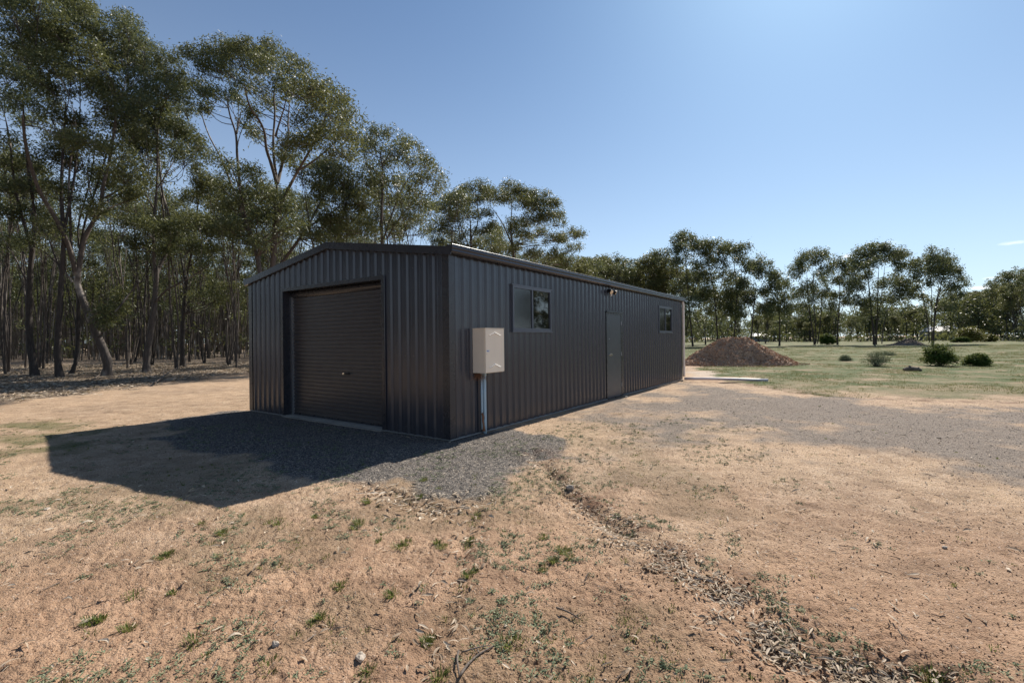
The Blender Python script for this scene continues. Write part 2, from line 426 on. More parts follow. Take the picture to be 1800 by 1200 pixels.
def ground_mat():
    t = NT("ground_surface")
    co = t.coord()
    nL = t.noise(co, .35, 4); nM = t.noise(co, 2.6, 5, .6); nF = t.noise(co, 48, 6, .75); nXF = t.noise(co, 190, 3, .6)
    sand = t.ramp(nM, [(.28, (.225, .155, .102)), (.50, (.385, .272, .180)), (.72, (.52, .39, .275))])
    sand = t.mix(t.ramp(nL, [(.38, V(0)), (.62, V(1))]), sand, t.mix(.5, sand, (.60, .42, .27)))
    sand = t.mix(.75, sand, t.ramp(nF, [(.30, V(.35)), (.45, V(.92)), (.6, V(1.08)), (.75, V(1.45))]), 'MULTIPLY')
    v1 = t.vor(co, 95)
    sp = t.n("ShaderNodeSeparateXYZ"); t.l(v1.outputs['Color'], sp.inputs[0])
    spk = t.math('GREATER_THAN', sp.outputs[0], .80)
    sand = t.mix(t.math('MULTIPLY', spk, .75), sand, t.ramp(sp.outputs[1], [(0, (.08, .05, .035)), (.45, (.20, .13, .09)), (.75, (.42, .29, .20)), (1, (.75, .65, .54))]))
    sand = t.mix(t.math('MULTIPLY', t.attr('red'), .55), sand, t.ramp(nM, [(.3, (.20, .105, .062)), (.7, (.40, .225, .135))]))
    # crushed rock
    v2 = t.vor(co, 70); s2 = t.n("ShaderNodeSeparateXYZ"); t.l(v2.outputs['Color'], s2.inputs[0])
    grav = t.ramp(s2.outputs[0], [(0, (.05, .047, .046)), (.4, (.125, .115, .107)), (.75, (.235, .205, .18)), (1, (.44, .38, .31))])
    grav = t.mix(t.math('MULTIPLY', t.attr('brown'), .85), grav, t.ramp(nF, [(.3, (.13, .10, .08)), (.5, (.25, .20, .16)), (.7, (.44, .35, .27))]))
    grav = t.mix(.3, grav, t.ramp(nF, [(.3, V(.4)), (.7, V(1.2))]), 'MULTIPLY')
    # grass and dry grass
    g1 = t.ramp(t.noise(co, .55, 8, .75), [(.40, (.062, .095, .026)), (.5, (.105, .120, .042)), (.58, (.24, .185, .105)), (.70, (.36, .265, .17))])
    g1 = t.mix(.7, g1, t.ramp(t.noise(t.coord((1, 1, 1)), 22, 5, .75), [(.3, V(.35)), (.55, V(1.0)), (.75, V(1.5))]), 'MULTIPLY')
    # leaf litter
    l1 = t.ramp(t.noise(co, 9, 6, .8), [(.30, (.045, .032, .024)), (.5, (.15, .11, .08)), (.68, (.34, .27, .20)), (.8, (.55, .46, .36))])
    v3 = t.vor(t.coord((1, 2.5, 1)), 16); s3 = t.n("ShaderNodeSeparateXYZ"); t.l(v3.outputs['Color'], s3.inputs[0])
    l1 = t.mix(t.math('MULTIPLY', t.math('GREATER_THAN', s3.outputs[0], .8), .7), l1, (.48, .40, .31))
    def brk(a, amt=.55):
        return t.math('MULTIPLY', t.math('SUBTRACT', t.math('ADD', t.math('MULTIPLY', a, 1.0 + amt), t.math('MULTIPLY', nXF, amt)), amt * .95), 1.6, True)
    c = t.mix(brk(t.attr('gravel'), 1.0), sand, grav)
    c = t.mix(t.math('MULTIPLY', t.attr('pale'), .38), c, (.52, .49, .44))
    c = t.mix(brk(t.attr('grass'), .6), c, g1)
    c = t.mix(t.math('MULTIPLY', t.attr('olive'), t.ramp(nF, [(.35, V(.25)), (.65, V(1))])), c, (.13, .105, .06))
    c = t.mix(brk(t.attr('litter'), .8), c, l1)
    c = t.mix(t.math('MULTIPLY', t.attr('rut'), .85), c, t.ramp(nF, [(.3, (.085, .045, .028)), (.7, (.21, .115, .07))]))
    t.l(c, t.b.inputs['Base Color']); t.b.inputs['Roughness'].default_value = .93
    t.b.inputs['Specular IOR Level'].default_value = .2
    h = t.math('ADD', t.math('MULTIPLY', nF, 1.0), t.math('MULTIPLY', v1.outputs['Distance'], -.6))
    h = t.math('ADD', h, t.math('MULTIPLY', v2.outputs['Distance'], t.math('MULTIPLY', t.attr('gravel'), -1.6)))
    h = t.math('ADD', h, t.math('MULTIPLY', nXF, .35))
    t.l(t.bump(h, .85, .013), t.b.inputs['Normal'])
    return t.m
M_GROUND = ground_mat()

def build_ground():
    r1 = 1.3 * (28 / 1.3) ** (np.arange(620) / 620.0)
    r2 = 28 * (2600 / 28.) ** (np.arange(131) / 130.0)
    rr = np.concatenate([[.0, .35, .7, 1.0], r1, r2])
    a1 = np.radians(np.linspace(-58, 58, 760)); a2 = np.radians(np.linspace(58, 302, 90)[1:-1])
    aa = np.concatenate([a1, a2])
    X = rr[:, None] * np.sin(aa)[None]; Y = rr[:, None] * np.cos(aa)[None]
    x, y = X.ravel(), Y.ravel()
    z = gz(x, y)
    n, k = len(rr), len(aa)
    i = np.arange(n - 1)[:, None] * k; j = np.arange(k)[None]; j2 = (j + 1) % k
    Q = np.stack([i + j, i + k + j, i + k + j2, i + j2], -1).reshape(-1, 4)
    b = Buf(); b.add(np.stack([x, y, z], 1), Q)
    o = b.obj("ground", M_GROUND, smooth_=True)
    for nm, v in zip(('gravel', 'grass', 'olive', 'litter', 'rut', 'pale'), masks(x, y)):
        at = o.data.attributes.new(nm, 'FLOAT', 'POINT'); at.data.foreach_set('value', v.astype(np.float32))
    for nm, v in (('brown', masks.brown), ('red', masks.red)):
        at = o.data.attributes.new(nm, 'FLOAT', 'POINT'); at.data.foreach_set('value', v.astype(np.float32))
    tag(o, kind='structure')
build_ground()

# ------------------------------------------------------------------ shed
def corr_profile(a0, a1, period=.21, pan=.100, depth=.031, extra=()):
    """(position, outward offset) along a wall"""
    pts = []
    k = a0
    while k < a1:
        for d, o in ((0, 0), (pan, 0), (pan + .027, depth), (pan + .071, depth), (pan + .098, 0)):
            if k + d <= a1: pts.append((k + d, o))
        # shallow swage in the middle of the pan
        for d, o in ((pan * .32, 0), (pan * .40, .004), (pan * .60, .004), (pan * .68, 0)):
            if k + d <= a1: pts.append((k + d, o))
        k += period
    pts.append((a1, 0.0)); pts = sorted(set(pts))
    xs = np.array([q[0] for q in pts]); os_ = np.array([q[1] for q in pts])
    allx = np.unique(np.concatenate([xs, [e for e in extra if a0 < e < a1]]))
    return allx, np.interp(allx, xs, os_)
def corr_wall(b, a0, a1, top, openings, axis, base=0.0, sign=-1, plane=0.0):
    ex = [e for o in openings for e in o[:2]]
    xs, off = corr_profile(a0, a1, extra=ex + [SW / 2 if axis == 'y' else (a0 + a1) / 2])
    for i in range(len(xs) - 1):
        xa, xb = xs[i], xs[i + 1]; mid = (xa + xb) / 2
        spans = [(base, None)]
        for (o0, o1, z0, z1) in openings:
            if o0 - 1e-6 < mid < o1 + 1e-6:
                spans = ([(base, z0)] if z0 > base + .01 else []) + [(z1, None)]
        for (z0, z1) in spans:
            za = top(xa) if z1 is None else z1; zb = top(xb) if z1 is None else z1
            oa, ob = plane + sign * off[i], plane + sign * off[i + 1]
            if axis == 'x': v = [(xa, oa, z0), (xb, ob, z0), (xb, ob, zb), (xa, oa, za)]
            else: v = [(oa, xa, z0), (ob, xb, z0), (ob, xb, zb), (oa, xa, za)]
            b.add(v, [(0, 1, 2, 3)] if (axis == 'x') == (sign < 0) else [(0, 3, 2, 1)])

shed = empty("shed", (SH_C[0], SH_C[1], 0), math.pi / 2 - SH_A)
tag(shed, "long dark charcoal steel shed with roller door in its gable end", "shed")
RISE = .475
def rake(t): return SHT + .03 + RISE * (1 - abs(t - SW / 2) / (SW / 2))
DOOR_O = (1.63, 4.93, -.1, 2.73)
W1 = (1.75, 3.20, 1.77, 2.665); W2 = (10.50, 11.97, 1.80, 2.70); PD = (6.13, 7.25, -.1, 2.32)
b = Buf(); corr_wall(b, 0, SW, lambda t: rake(t), [DOOR_O], 'y'); b.obj("gable_wall", M_STEEL, shed)
b = Buf(); corr_wall(b, 0, SL, lambda t: SHT + .05, [W1, W2, PD], 'x'); b.obj("side_wall", M_STEEL, shed)
b = Buf(); corr_wall(b, 0, SW, lambda t: rake(t), [], 'y', sign=1, plane=SL); b.obj("rear_gable_wall", M_STEEL, shed)
b = Buf(); corr_wall(b, 0, SL, lambda t: SHT + .05, [], 'x', sign=1, plane=SW); b.obj("rear_side_wall", M_STEEL, shed)
# slab and base strip
b = Buf(); b.box(.01, .01, -.14, SL - .01, SW - .01, -.004); b.box(-.10, DOOR_O[0] + .01, -.14, .009, DOOR_O[1] - .01, -.012)
b.obj("floor_slab", M_CONC, shed)
b = Buf()
b.box(-.040, -.040, -.020, -.002, DOOR_O[0], -.002)
b.obj("base_flashing", M_GALV, shed); b = Buf(); b.box(-.040, DOOR_O[1], -.020, -.002, SW, -.002)
b.obj("base_flashing", M_GALV, shed); b = Buf(); b.box(0, -.040, -.020, PD[0], -.002, -.002)
b.obj("base_flashing", M_GALV, shed); b = Buf(); b.box(PD[1], -.040, -.020, SL, -.002, -.002)
b.obj("base_flashing", M_GALV, shed)
# corner flashings
def corner(x, y, sx, sy, wx=.10, wy=.12, z1=SHT + .02):
    b = Buf(); e = .032
    xo, yo = x + sx * e, y + sy * e
    b.box(min(xo, x - sx * wx), min(yo, yo - sy * .004), 0, max(xo, x - sx * wx), max(yo, yo - sy * .004), z1)
    b.box(min(xo, xo - sx * .004), min(yo - sy * .005, y - sy * wy), 0, max(xo, xo - sx * .004), max(yo - sy * .005, y - sy * wy), z1)
    b.obj("corner_flashing", M_STEEL2, shed)
corner(0, 0, -1, -1); corner(0, SW, -1, 1); corner(SL, 0, 1, -1); corner(SL, SW, 1, 1)
# roof
def slope_pt(x, t, up): return (x, t, rake(t) + up)
b = Buf()
xs, off = corr_profile(-.07, SL + .07)
for (ta, tb) in ((-.07, SW / 2), (SW / 2, SW + .07)):
    za = rake(max(0, min(SW, ta))) + (-.01 if ta < 0 else 0); zb = rake(max(0, min(SW, tb))) + (-.01 if tb > SW else 0)
    n = len(xs)
    v = [(x, ta, za + .055 + o) for x, o in zip(xs, off)] + [(x, tb, zb + .055 + o) for x, o in zip(xs, off)]
    b.add(v, [(i, i + 1, n + i + 1, n + i) for i in range(n - 1)])
b.obj("roof", M_STEEL2, shed)
b = Buf()
for s in (-1, 1):
    t0, t1 = SW / 2, SW / 2 + s * .16
    v = [(-.09, t0, rake(t0) + .105), (SL + .09, t0, rake(t0) + .105), (SL + .09, t1, rake(t1) + .092), (-.09, t1, rake(t1) + .092)]
    b.add(v, [(0, 1, 2, 3)] if s > 0 else [(0, 3, 2, 1)])
b.obj("ridge_cap", M_STEEL2, shed)
# barge capping on both gables
def barge(xf, sx):
    b = Buf()
    for (ta, tb) in ((-.13, SW / 2), (SW / 2, SW + .13)):
        za, zb = [SHT + .03 + RISE * (1 - abs(t - SW / 2) / (SW / 2)) for t in (ta, tb)]
        lo, hi = -.035, .100
        x0, x1 = xf, xf + sx * .012; xr = xf - sx * .10
        v = [(x1, ta, za + lo), (x1, tb, zb + lo), (x1, tb, zb + hi), (x1, ta, za + hi),
             (x0, ta, za + lo), (x0, tb, zb + lo), (x0, tb, zb + hi - .004), (x0, ta, za + hi - .004),
             (xr, ta, za + hi), (xr, tb, zb + hi), (xr, ta, za + hi - .004), (xr, tb, zb + hi - .004)]
        b.add(v, [(0, 1, 2, 3), (4, 7, 6, 5), (0, 4, 5, 1), (3, 2, 9, 8), (7, 10, 11, 6), (8, 9, 11, 10), (0, 3, 7, 4), (1, 5, 6, 2)])
        # lower return lip
        b.add([(x0, ta, za + lo), (x0, tb, zb + lo), (xf - sx * .04, tb, zb + lo + .002), (xf - sx * .04, ta, za + lo + .002)], [(0, 1, 2, 3)])
    b.obj("barge_capping", M_STEEL2, shed)
barge(-.078, -1); barge(SL + .078, 1)
# gutters: quad profile swept along the eave
def gutter(y0, sy):
    prof = [(.005, .135), (.005, .0), (.055, -.012), (.10, .0), (.128, .03), (.118, .055), (.130, .085), (.126, .118), (.132, .128), (.118, .128), (.112, .085), (.10, .03), (.02, .01), (.012, .135)]
    b = Buf(); n = len(prof); x0, x1 = -.085, SL + .10; z0 = SHT + .012
    v = [(x0, y0 + sy * p[0], z0 + p[1]) for p in prof] + [(x1, y0 + sy * p[0], z0 + p[1]) for p in prof]
    b.add(v, [(i, (i + 1) % n, n + (i + 1) % n, n + i) for i in range(n)])
    e = [(.005, .0), (.055, -.012), (.10, .0), (.128, .03), (.118, .055), (.130, .085), (.132, .128), (.005, .128)]
    for xx in (x0 - .002, x1 + .002):
        b.add([(xx, y0 + sy * p[0], z0 + p[1]) for p in e], [(0, 1, 2, 7), (2, 3, 4, 7), (4, 5, 6, 7)])
    gt = b.obj("gutter", M_STEEL2, shed)
    b = Buf(); b.tube([(x0, y0 + sy * .128, z0 + .134), (x1, y0 + sy * .128, z0 + .134)], .0035, 6); b.obj("gutter_glint_strip", M_GALV, gt)  # bright strip added in place of sun glint along the roof sheet edges
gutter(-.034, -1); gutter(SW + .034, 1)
# fixing screws in rows on the walls
b = Buf()
for z in (.12, 1.35, 2.86):
    k = .17
    while k < SL:
        inside = any(o[0] - .05 < k < o[1] + .05 and o[2] < z < o[3] for o in (W1, W2, PD))
        if not inside and .1 < k < SL - .1: b.box(k - .008, -.033, z - .008, k + .004, -.027, z + .008)
        k += .21
    k = .17
    while k < SW:
        if not (DOOR_O[0] - .05 < k < DOOR_O[1] + .05 and z < DOOR_O[3]): b.box(-.033, k - .008, z - .008, -.027, k + .004, z + .008)
        k += .21
b.obj("fixing_screws", M_STEEL2, shed)["kind"] = "stuff" 

# roller door
b = Buf()
y0, y1, zt = DOOR_O[0], DOOR_O[1], DOOR_O[3]
e = -.035
b.box(e, y1 + .0, -.012, .21, y1 + .006, zt + .006); b.box(e, y0 - .006, -.012, .21, y0, zt + .006); b.box(e, y0, zt, .21, y1, zt + .006)
b.box(e - .004, y1 + .006, 0, e, y1 + .075, zt + .075); b.box(e - .004, y0 - .075, 0, e, y0 - .006, zt + .075); b.box(e - .004, y0 - .006, zt + .006, e, y1 + .006, zt + .075)
b.obj("door_surround", M_STEEL2, shed)
rd = Buf(); n = 0; zz = [];
k = .035
while k < 2.60:
    for d, o in ((0, 0), (.018, .000), (.024, -.014), (.056, -.014), (.062, 0), (.074, .0), (.077, .010)):
        zz.append((k + d, o))
    k += .080
zz = np.array(zz); X0 = .185
v = np.concatenate([np.stack([X0 + zz[:, 1], np.full(len(zz), y0 + .02), zz[:, 0]], 1), np.stack([X0 + zz[:, 1], np.full(len(zz), y1 - .02), zz[:, 0]], 1)])
m = len(zz); rd.add(v, [(i, m + i, m + i + 1, i + 1) for i in range(m - 1)])
ro = rd.obj("roller_door", M_CURTAIN, shed)
b = Buf(); b.box(.165, y0 + .03, -.003, .20, y1 - .03, .034); b.obj("bottom_rail", M_STEEL2, ro)
for yy in (y1 - .055, y0 + .0):
    b = Buf(); b.box(.150, yy, -.01, .160, yy + .055, 2.66); b.box(.1605, yy + .001, -.01, .205, yy + .008, 2.66); b.obj("guide_track", M_GALV, ro)
b = Buf(); b.tube([(.22, y0 + .02, 2.66), (.22, y1 - .02, 2.66)], .085, 14); b.obj("door_drum", M_STEEL2, ro)
b = Buf(); b.box(.150, 2.86, .945, .171, 3.05, .985); b.tube([(.168, 2.98, .965), (.13, 2.98, .965), (.125, 2.92, .965), (.125, 2.86, .965)], .009, 8)
b.obj("handle", M_BLACK, ro)
b = Buf(); b.box(.140, 2.99, .948, .149, 3.05, .982); b.obj("lock_plate", M_CHROME, ro)

# windows
def window(o):
    x0, x1, z0, z1 = o
    b = Buf(); f = .034; ya, yb = -.052, .0
    b.box(x0, ya, z0, x0 + f, yb, z1); b.box(x1 - f, ya, z0, x1, yb, z1)
    b.box(x0 + f, ya, z1 - f * 1.5, x1 - f, yb, z1); b.box(x0 + f, ya, z0, x1 - f, yb, z0 + f)
    b.box(x0 + f, ya + .012, z0 + f, x1 - f, yb, z0 + f + .03)
    b.box(x0 - .03, -.060, z0 - .018, x1 + .03, -.001, z0 - .001)
    b.box(x0 - .03, -.058, z1 + .001, x1 + .03, -.001, z1 + .018)
    w = b.obj("window", M_WFRAME, shed)
    xm = x0 + (x1 - x0) * .49
    b = Buf(); b.box(xm - .02, -.046, z0 + f + .03, xm + .02, -.004, z1 - f * 1.5)
    b.obj("mullion", M_WFRAME, w); b = Buf()
    b.box(x0 + f, -.038, z0 + f + .031, x0 + f + .022, -.010, z1 - f * 1.5 - .001)
    b.obj("sash_stile", M_WFRAME, w)
    b = Buf(); b.box(x0 + f + .022, -.026, z0 + f + .031, xm - .021, -.020, z1 - f * 1.5 - .001); b.obj("fly_screen_pane", M_SCREEN, w)
    b = Buf(); b.box(xm + .021, -.020, z0 + f + .031, x1 - f - .001, -.014, z1 - f * 1.5 - .001); b.obj("glass_pane", M_GLASS, w)
window(W1); window(W2)

# personnel door
b = Buf(); x0, x1 = 6.135, 7.245
b.box(x0, -.030, -.01, x0 + .035, .01, 2.315); b.box(x1 - .10, -.030, -.01, x1, .01, 2.315); b.box(x0 + .035, -.030, 2.27, x1 - .10, .01, 2.315)
b.box(x0 - .01, -.062, 2.318, x1 + .03, 0, 2.352)
b.box(x0 + .035, -.05, -.02, x1 - .10, .0, .008)
b.obj("door_frame", M_STEEL2, shed)
b = Buf(); b.box(x0 + .037, -.024, .010, x1 - .102, .012, 2.267)
dr = b.obj("door", M_DOOR, shed)
for z in (.30, 1.17, 2.04):
    b = Buf(); b.box(x1 - .115, -.036, z - .05, x1 - .088, -.0305, z + .05); b.tube([(x1 - .101, -.037, z - .05), (x1 - .101, -.037, z + .05)], .006, 8); b.obj("hinge", M_GALV, dr)
b = Buf()
b.tube([(6.36, -.024, 1.17), (6.36, -.030, 1.17)], .032, 16); b.tube([(6.36, -.030, 1.17), (6.36, -.06, 1.17), (6.36, -.066, 1.17), (6.36, -.092, 1.17)], [.012, .012, .026, .022], 14)
b.box(6.405, -.030, 1.13, 6.475, -.0245, 1.21); b.tube([(6.44, -.030, 1.17), (6.44, -.055, 1.17)], .016, 12)
b.obj("door_knob", M_CHROME, dr)
b = Buf(); b.tube([(6.31, -.024, 1.60), (6.31, -.036, 1.60)], .018, 12); b.obj("deadlock", M_GALV, dr)

# downpipe on the far corner
b = Buf(); xd, yd = SL - .02, -.098
b.tube([(xd, -.075, 3.01), (xd, -.08, 2.97), (xd, yd, 2.93), (xd, yd, .16), (xd + .005, yd, .10)], .046, 14)
for z in (2.78, 1.5, .4): b.tube([(xd, yd, z), (xd, yd, z + .04)], .051, 14)
dp = b.obj("downpipe", M_CREAM2, shed, smooth_=True)
b = Buf(); b.box(SL + .034, -.16, .2, SL + .038, -.03, 2.95); 

# meter box
mb = empty("meter_box", tuple(SH_C + U * .555) + (1.045,), math.pi / 2 - SH_A)
tag(mb, "cream metal electricity meter box fixed to the shed side wall near the corner", "meter box")
bw, bd, bh = .54, .275, .755
b = Buf(); yb = -.030
b.box(0, yb - bd + .02, 0, bw, yb, bh); b.box(-.006, yb - bd, bh + .0005, bw + .006, yb, bh + .012)
b.obj("cabinet", M_CREAM, mb)
b = Buf(); b.box(.006, yb - bd - .002, .008, bw - .006, yb - bd + .018, bh - .006); d = b.obj("cabinet_door", M_CREAM, mb)
for zc in (bh - .105, .10):
    for i in range(7):
        xx = .11 + i * .045; zz2 = zc + .045 * (1 - abs(i - 3) / 3.0)
        b = Buf(); b.add([(xx, yb - bd - .003, zz2), (xx + .042, yb - bd - .003, zz2), (xx + .042, yb - bd - .022, zz2 - .006), (xx, yb - bd - .022, zz2 - .006),
                          (xx, yb - bd - .003, zz2 - .022), (xx + .042, yb - bd - .003, zz2 - .022)], [(0, 1, 2, 3), (3, 2, 5, 4)], [(0, 3, 4), (1, 5, 2)])
        b.obj("vent_louvre", M_WHITE, d)
b = Buf(); b.box(.028, yb - bd - .004, .355, .115, yb - bd - .0025, .395); st = b.obj("sticker", M_WHITE, d)
b = Buf(); b.box(.040, yb - bd - .0055, .366, .062, yb - bd - .0043, .385); b.box(.068, yb - bd - .0055, .366, .095, yb - bd - .0043, .378); b.obj("sticker_print", M_BLUE, st)
b = Buf(); b.tube([(.03, yb - bd - .002, .32), (.03, yb - bd - .014, .32)], .009, 10); b.obj("latch", M_CHROME, d)
cond = empty("conduit", tuple(SH_C + U * .80) + (0,), math.pi / 2 - SH_A)
tag(cond, "pale blue-grey conduit pipes running from under the meter box down to the gravel", "conduit")
b = Buf(); b.tube([(0, -.085, 1.044), (0, -.085, .6), (0.004, -.085, .2), (0, -.09, -.06)], .030, 14); b.tube([(0, -.085, .98), (0, -.085, 1.03)], .036, 14); b.obj("large_pipe", M_CONDUIT, cond, smooth_=True)
b = Buf(); b.tube([(-.062, -.068, 1.044), (-.06, -.068, .5), (-.062, -.075, .05)], .018, 10); b.obj("small_pipe", M_CONDUIT, cond, smooth_=True)
b = Buf(); b.tube([(-.062, -.075, .34), (-.05, -.085, .26), (-.058, -.08, .2), (-.045, -.09, .1), (-.05, -.1, .02)], [.02, .026, .02, .022, .03], 10); b.obj("earth_clamp", M_RUST, cond, smooth_=True)
rng = np.random.default_rng(5)
b = Buf()
for i in range(160):
    p0 = np.array([.07, -.10, 1.0]) + rng.normal(0, 1, 3) * [.05, .03, .022]; d0 = rng.normal(0, 1, 3) * .03
    b.tube([p0, p0 + d0, p0 + d0 * 1.6 + [0, 0, -.012]], .0016, 3, cap=False)
ns = b.obj("nest", M_RUST); ns.location = tuple(SH_C + U * .56) + (0,); ns.rotation_euler = (0, 0, math.pi / 2 - SH_A)
tag(ns, "small brown straw nest clinging under the meter box", "nest")

# security light
sl = empty("security_light", tuple(SH_C + U * 6.31) + (2.90,), math.pi / 2 - SH_A)
tag(sl, "small black twin security light under the gutter above the grey side door", "light")
b = Buf(); b.box(-.07, -.06, -.04, .07, -.029, .05); b.tube([(0, -.05, 0), (0, -.09, 0)], .03, 12); b.obj("mount", M_BLACK, sl)
for s in (-1, 1):
    c0 = np.array([s * .13, -.13, -.03]); dv = np.array([s * .25, -.75, -.45]); dv /= np.linalg.norm(dv)
    b = Buf(); b.tube([c0 - dv * .07, c0 - dv * .04, c0 + dv * .04, c0 + dv * .06], [.03, .05, .062, .066], 16)
    b.tube([(s * .03, -.08, 0), (s * .08, -.10, -.01), tuple(c0 - dv * .05)], .012, 8)
    h = b.obj("lamp_head", M_BLACK, sl, smooth_=False)
    b = Buf(); b.tube([c0 + dv * .061, c0 + dv * .066], [.058, .05], 16); b.obj("lens", M_LENS, h)
b = Buf(); b.tube([(0, -.09, -.05), (0, -.10, -.12)], [.028, .034], 12); b.tube([(0, -.105, -.125), (0, -.12, -.14)], [.03, .012], 12); b.obj("motion_sensor", M_WHITE, sl)

# pipe lying on the ground beyond the shed
p0, p1 = gp(1203, 669), gp(1350, 671)
b = Buf(); pts = []
for t in np.linspace(0, 1, 9):
    q = p0 * (1 - t) + p1 * t; pts.append((q[0], q[1], .075 + .012 * math.sin(t * 5)))
b.tube(pts, .052, 16)
dr2 = b.obj("drain_pipe", M_PIPE, smooth_=True)
tag(dr2, "pale plastic drain pipe lying on the ground beyond the shed's far corner", "pipe")

# ------------------------------------------------------------------ trees
def leaves(b, centers, per, rng, L=.15, W=.042, sig=.2, m=0, droop=.85, flat=.95):
    centers = np.asarray(centers); n = len(centers) * per
    if n == 0: return
    c = np.repeat(centers, per, 0) + rng.normal(0, 1, (n, 3)) * [sig, sig, sig * flat]
    a = rng.uniform(0, 2 * np.pi, n)
    d = np.stack([np.cos(a), np.sin(a), -rng.uniform(-.25, 2.0, n) * droop], 1); d /= np.linalg.norm(d, axis=1)[:, None]
    s = np.cross(d, rng.normal(0, 1, (n, 3))); s /= np.linalg.norm(s, axis=1)[:, None]
    l = (L * rng.uniform(.65, 1.25, n))[:, None]; w = (W * rng.uniform(.7, 1.2, n) * .5)[:, None]
    v = np.stack([c, c + d * l * .45 + s * w, c + d * l, c + d * l * .45 - s * w], 1).reshape(-1, 3)
    b.add(v, np.arange(n * 4).reshape(-1, 4), m=m)

def clump_tufts(c, r, rng, dens=16.0, flat=.76, zmin=-.35):
    """tuft centres on the upper shell of a flattened dome, with some inside"""
    n = max(5, int(dens * r ** 1.7))
    d = rng.normal(0, 1, (n * 3, 3)); d /= np.linalg.norm(d, axis=1)[:, None]
    d = d[d[:, 2] > zmin][:n]
    rad = r * rng.uniform(.45, 1.0, len(d)) ** .6
    # uneven outline: lobes
    lob = 1 + .28 * np.sin(d[:, 0] * 5 + rng.uniform(0, 6)) * np.cos(d[:, 1] * 4 + rng.uniform(0, 6))
    return c + d * (rad * lob)[:, None] * [1, 1, flat]

def curve(a, b_, bend, n=5, up=.0, rng=None):
    a = np.asarray(a, float); b_ = np.asarray(b_, float)
    t = np.linspace(0, 1, n)[:, None]
    P_ = a * (1 - t) + b_ * t
    off = (rng.normal(0, 1, 3) * bend * np.linalg.norm(b_ - a)) if rng is not None else 0
    return P_ + np.sin(t * np.pi) * (off + np.array([0, 0, up]))
def resample(P_, n):
    P_ = np.asarray(P_, float)
    s = np.concatenate([[0], np.cumsum(np.linalg.norm(np.diff(P_, axis=0), axis=1))]); u = np.linspace(0, s[-1], n)
    # Catmull-like smoothing through cubic interpolation of each coordinate
    out = np.stack([np.interp(u, s, P_[:, k]) for k in range(3)], 1)
    if n > 4:
        for _ in range(2): out[1:-1] = (out[:-2] + 2 * out[1:-1] + out[2:]) / 4
    return out

def proc_tree(rng, H, spread, stems=2, leafL=.22, leafW=.07, per=14, dens=9., cb=.45, r0=.13, nclump=(3, 5), lean=.06, low=.25, clr=(.7, 1.25), k0=6):
    """trunk buffer and crown buffer of a gum tree of height H, base at the origin"""
    T, C = Buf(), Buf(); tufts = []
    for sidx in range(stems):
        ang = rng.uniform(0, 6.28) + sidx * 6.28 / stems
        out = np.array([math.cos(ang), math.sin(ang), 0])
        h1 = H * rng.uniform(cb * .8, cb * 1.15)
        rs = r0 * rng.uniform(.75, 1.1) / (stems ** .35)
        base = out * (.06 * (stems > 1)) + [0, 0, -.12]
        pts = [base]
        w = rng.normal(0, 1, 2) * .25
        for q in (.2, .45, .7, 1.0):
            off = out * spread * (.30 if stems > 1 else .1) * q ** 1.3 + np.array([w[0] * math.sin(q * 4), w[1] * math.sin(q * 5), 0]) + np.array([lean * H * q, 0, 0]) * 0.4
            pts.append(base + off + [0, 0, h1 * q])
        stem = resample(pts, 9)
        T.tube(stem, np.linspace(rs, rs * .62, 9) * np.concatenate([[1.35, 1.1], np.ones(7)]), k0, cap=False)
        top = stem[-1]
        nl = rng.integers(2, 4)
        for li in range(nl):
            a2 = ang + (li - (nl - 1) / 2) * 1.5 + rng.normal(0, .4)
            o2 = np.array([math.cos(a2), math.sin(a2), 0])
            hh = (H - h1) * rng.uniform(.45, .8); sp = spread * rng.uniform(.35, .8)
            st = stem[-1 - int(rng.integers(0, 3))]
            limb = resample([st, st + o2 * sp * .35 + [0, 0, hh * .45], st + o2 * sp * .7 + [0, 0, hh]], 6)
            T.tube(limb, np.linspace(rs * .5, rs * .24, 6), max(4, k0 - 1), cap=False)
            nc = rng.integers(nclump[0], nclump[1] + 1)
            for ci in range(nc):
                a3 = a2 + rng.uniform(-1.3, 1.3)
                f = rng.uniform(0, 1)
                e = limb[-1 - int(rng.integers(0, 3))]
                tip = e + np.array([math.cos(a3), math.sin(a3), 0]) * spread * rng.uniform(.08, .5) + [0, 0, (H - e[2]) * (rng.uniform(.15, .98) if ci else .97)]
                tip[2] = min(tip[2], H - .3)
                br = curve(e, tip, .07, 5, rng=rng)
                T.tube(br, np.linspace(rs * .22, .012, 5), 4, cap=False)
                r = rng.uniform(*clr)
                tf = clump_tufts(tip, r, rng, dens)
                tufts.append(tf)
                for q in tf[::3]: T.tube([br[-2], (br[-1] + q) / 2 - [0, 0, .1], q], [.012, .008, .004], 3, cap=False)
        if rng.uniform() < low * 2:
            for _ in range(rng.integers(1, 4)):
                st = stem[int(rng.integers(4, 9))]; a3 = rng.uniform(0, 6.28)
                tip = st + np.array([math.cos(a3), math.sin(a3), .3]) * spread * rng.uniform(.3, .6)
                br = curve(st, tip, .1, 5, rng=rng); T.tube(br, np.linspace(rs * .25, .01, 5), 4, cap=False)
                tufts.append(clump_tufts(tip, rng.uniform(.45, .9), rng, dens))
    tufts = np.vstack(tufts)
    leaves(C, tufts, per, rng, leafL, leafW, .24)
    return T, C

